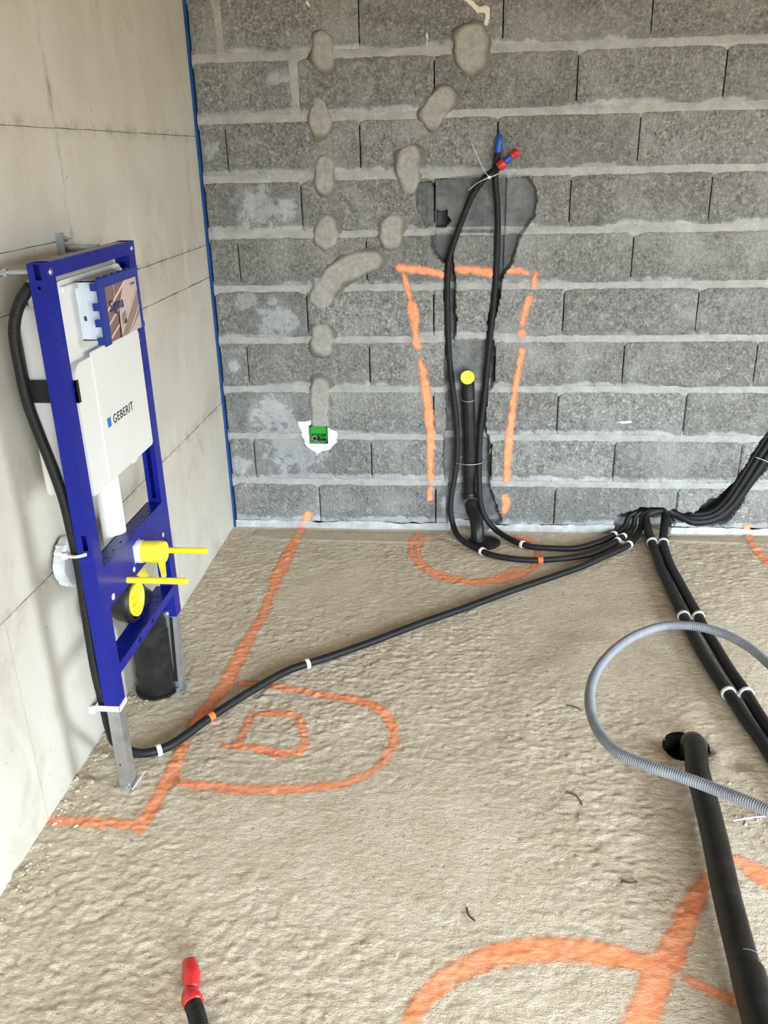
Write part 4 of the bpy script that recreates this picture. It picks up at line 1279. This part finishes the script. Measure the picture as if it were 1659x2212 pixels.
card([(.30, 0), (.34, 0), (.36, .53), (.33, .50)], 'ink', 3, 'dark_edge')
card([(.42, .22), (.55, .22), (.55, .46), (.42, .40)], 'br3', 3, 'pictured_basin')
text('Sigma', .036, (PX-.0014, PY0+.018, PZ0+.066), 'lettering', 'inkblue', ins, .9, .0004)
text('GEBERIT', .0075, (PX-.0014, PY1-.040, PZ1-.016), 'lettering', 'ink', ins, .9)

# flush pipe, plug, sleeves, drain bend
MB().lathe((.119, -1.47, .565), (0, 0, 1), [(0, .029), (.01, .0305), (.24, .0305)], 28).build('flush_pipe', MAT['foam'], FR, True)
MB().lathe((.140, -1.47, .572), (1, 0, 0), [(0, .0305), (.048, .0305), (.050, .029), (.050, 0)], 28, False).build('flush_bend', MAT['white'], FR, True)
pg = MB().lathe((.187, -1.47, .572), (1, 0, 0), [(0, .0285), (.050, .0295), (.058, .0290), (.062, .0270)], 32).build('flush_plug', MAT['yellow'], FR, True)
m = MB()
V = [(.226, -1.474, .545), (.244, -1.474, .545), (.242, -1.474, .500), (.233, -1.474, .482), (.226, -1.466, .545), (.244, -1.466, .545), (.242, -1.466, .500), (.233, -1.466, .482)]
m.add(V, [(0, 1, 2, 3), (7, 6, 5, 4), (0, 4, 5, 1), (1, 5, 6, 2), (2, 6, 7, 3), (3, 7, 4, 0)]).build('pull_tab', MAT['yellow_rod'], pg)
for y in (-1.56, -1.38):
    MB().lathe((XF, y, .534), (1, 0, 0), [(0, .0085), (.153, .0085), (.157, .0075)], 18).build('threaded_sleeve', MAT['yellow_rod'], FR, True)
db = tube('drain_bend', [(.130, -1.472, .430), (.115, -1.470, .428), (.092, -1.445, .420), (.084, -1.385, .385), (.084, -1.320, .330), (.085, -1.272, .270), (.085, -1.262, .20)], .0555, MAT['black'], FR, .012, 28)
MB().lathe((.125, -1.47, .430), (1, 0, 0), [(-.02, .060), (.0, .0645), (.020, .0645), (.026, .061), (.026, .052)], 32, False).build('drain_socket', MAT['black'], db, True)
cup = MB().lathe((.140, -1.472, .431), (1, 0, 0), [(.010, .0465), (.017, .0465), (.017, .042), (.014, .0405), (-.003, .0385), (-.003, 0)], 32, False).build('drain_plug', MAT['yellow'], db, True)
m = MB()
for dz in (-.018, .004):
    m.box(.140, .150, -1.500, -1.445, .431+dz, .433+dz)
m.build('grip_rib', MAT['yellow_rod'], cup)
MB().lathe((.105, -1.388, .470), (.6, .25, .75), [(-.01, .048), (.0, .050), (.018, .050), (.020, .044), (.020, 0)], 28, False).build('upper_plug', MAT['yellow'], db, True)
MB().lathe((.085, -1.262, -.002), (0, 0, 1), [(0, .066), (.010, .067), (.012, .0585), (.060, .0588), (.064, .0602), (.070, .0602), (.073, .0575), (.22, .0575)], 36).build('waste_pipe', MAT['black'], db, True)
m = MB().lathe((.010, -1.545, .578), (1, 0, 0), [(0, .064), (.022, .066), (.028, .060), (.028, 0)], 60, False)
m.v = [(x, y+.003*math.sin(z*900), z+.002*math.sin(y*800)) for x, y, z in m.v]
m.build('foam_ring', MAT['foam'], FR)
# wall fixings
for y, z in ((-1.700, 1.314), (-1.262, 1.320)):
    f_ = MB().lathe((.0, y, z), (1, 0, 0), [(0, .0048), (XB, .0048)], 12).build('wall_rod', MAT['zinc'], FR, True)
    MB().lathe((.058, y, z), (1, 0, 0), [(0, .0105), (.010, .0105), (.010, .006), (.018, .006), (.018, .0085), (.026, .0085)], 6).build('nut', MAT['zinc'], f_)
ang = MB()
ang.box(.0, .004, -1.285, -1.245, 1.305, 1.356)
ang.box(.0, .020, -1.287, -1.283, 1.305, 1.356)
ang.box(.0, .036, -1.285, -1.245, 1.305, 1.309)
an = ang.build('wall_bracket', MAT['zinc'], FR)
MB().lathe((.004, -1.258, 1.341), (1, 0, 0), [(0, .0095), (.008, .0095), (.008, .006), (.016, .006), (.017, .004)], 6).build('bolt', MAT['zinc'], an)
MB().lathe((.010, -1.262, 1.320), (1, 0, 0), [(0, .0095), (.09, .0095), (.09, .006)], 14).build('adjuster', MAT['zinc'], an, True)

# cable ties on the frame
k1 = empty('cable_tie', (.118, -1.705, .68))
tag(k1, 'white cable tie holding the hose at the middle of the left blue post', 'tie')
tube('band', [(.160, -1.7225, .683), (.138, -1.7228, .677), (.118, -1.7135, .672), (.103, -1.706, .671), (.099, -1.690, .671)], .0042, MAT['clip'], k1, .006, 8)
MB().bevbox(.092, .108, -1.716, -1.702, .664, .680, .003).build('head', MAT['clip'], k1)
k2 = empty('cable_tie', (.12, -1.70, .25))
tag(k2, 'white cable tie around hose and the left steel foot below the blue post', 'tie')
m = MB()
m.plate('y', -1.7225, .002, .100, XF+.002, .246, .262)
m.plate('x', XF+.0005, .002, -1.7225, -1.676, .246, .262)
m.plate('x', .100, .002, -1.7225, -1.672, .246, .262)
m.build('band', MAT['clip'], k2)
MB().bevbox(.098, .114, -1.731, -1.7225, .242, .264, .003).build('head', MAT['clip'], k2)

# ------------------------------------------------------------------ grit and scraps on the floor
def pebble_mesh(seed, flat=.6):
    rr = random.Random(seed)
    bm = bmesh.new()
    bmesh.ops.create_icosphere(bm, subdivisions=1, radius=1)
    for v in bm.verts:
        v.co *= rr.uniform(.72, 1.15)
        v.co.z *= flat
    bm.verts.index_update()
    V = [v.co.copy() for v in bm.verts]
    F = [[v.index for v in f.verts] for f in bm.faces]
    bm.free()
    return V, F
protos = [pebble_mesh(i) for i in range(8)]
grit = MB()
rg = random.Random(5)
def drop(x, y, s):
    V, F = protos[rg.randrange(8)]
    a = rg.uniform(0, 6.28)
    ca, sa = math.cos(a), math.sin(a)
    sx, sy = s*rg.uniform(.8, 1.5), s
    z = fz(x, y)+s*.15
    grit.add([(x+ca*v.x*sx-sa*v.y*sy, y+sa*v.x*sx+ca*v.y*sy, z+v.z*s) for v in V], F)
for i in range(420):
    y = rg.uniform(-2.45, -.05)
    drop(.003+abs(rg.gauss(0, .035)), y, rg.uniform(.0015, .0055)*(1.2 if y < -1.3 else .8))
for i in range(520):
    drop(rg.uniform(.1, 2.3), rg.uniform(-2.45, -.05), rg.uniform(.0010, .0030))
for i in range(120):
    drop(1.80+rg.gauss(0, .06), -1.72+rg.gauss(0, .06), rg.uniform(.0015, .006))
for i in range(60):
    drop(1.93+rg.gauss(0, .12), -.03-abs(rg.gauss(0, .02)), rg.uniform(.0015, .004))
gr = grit.build('gravel', MAT['stone'])
tag(gr, 'loose pale grit and mortar crumbs scattered over the floor', 'grit', kind='stuff')
STONES = [((.045, -1.590), .012, 'white stone chip behind the left steel foot'), ((.050, -1.700), .013, 'flat white chip between the left wall and the left steel foot'), ((.030, -1.735), .009, 'small pale stone under the left wall near the left steel foot'),
          ((.018, -2.02), .015, 'largest pale stone lying against the left wall in the foreground'), ((1.812, -1.735), .014, 'pale lump beside the black pipe at the right edge')]
for (x, y), s, lab in STONES:
    s *= .8
    V, F = protos[int(s*1000) % 8]
    o = MB().add([(x+v.x*s*1.3, y+v.y*s, fz(x, y)+.4*s+v.z*s) for v in V], F).build('stone_chip', MAT['stone'])
    tag(o, lab, 'stone', 'stones on the floor')
def offcut(pts, label, r=.0022):
    tag(tube('wire_offcut', [(x, y, fz(x, y)+r+.0015) for x, y in pts], r, MAT['offcut'], None, .004, 6), label, 'offcut', 'dark wire offcuts on the floor')
offcut([(1.046, -2.041), (1.051, -2.062), (1.064, -2.076)], 'short bent dark wire offcut just above the orange arc')
offcut([(1.298, -1.656), (1.318, -1.663), (1.33, -1.684), (1.333, -1.701)], 'curved dark wire offcut on bare floor left of the floor drain', .0018)
offcut([(1.391, -1.942), (1.407, -1.949), (1.426, -1.943)], 'small dark wire offcut left of the diagonal orange line')
offcut([(1.337, -1.276), (1.359, -1.282), (1.379, -1.299)], 'thin dark wire offcut just left of the grey loop', .0016)
tag(tube('plastic_strand', [(1.690, -1.736, .006), (1.744, -1.725, .010), (1.80, -1.712, .006)], .0022, MAT['clip'], None, .006, 6), 'thin white plastic strand on the grit at the right edge', 'strand')
tag(tube('wood_splinter', [(.180, -1.733, .012), (.184, -1.69, .012), (.186, -1.655, .010)], .0018, MAT['cream'], None, .006, 5), 'pale wood splinter beside the left steel foot', 'splinter')
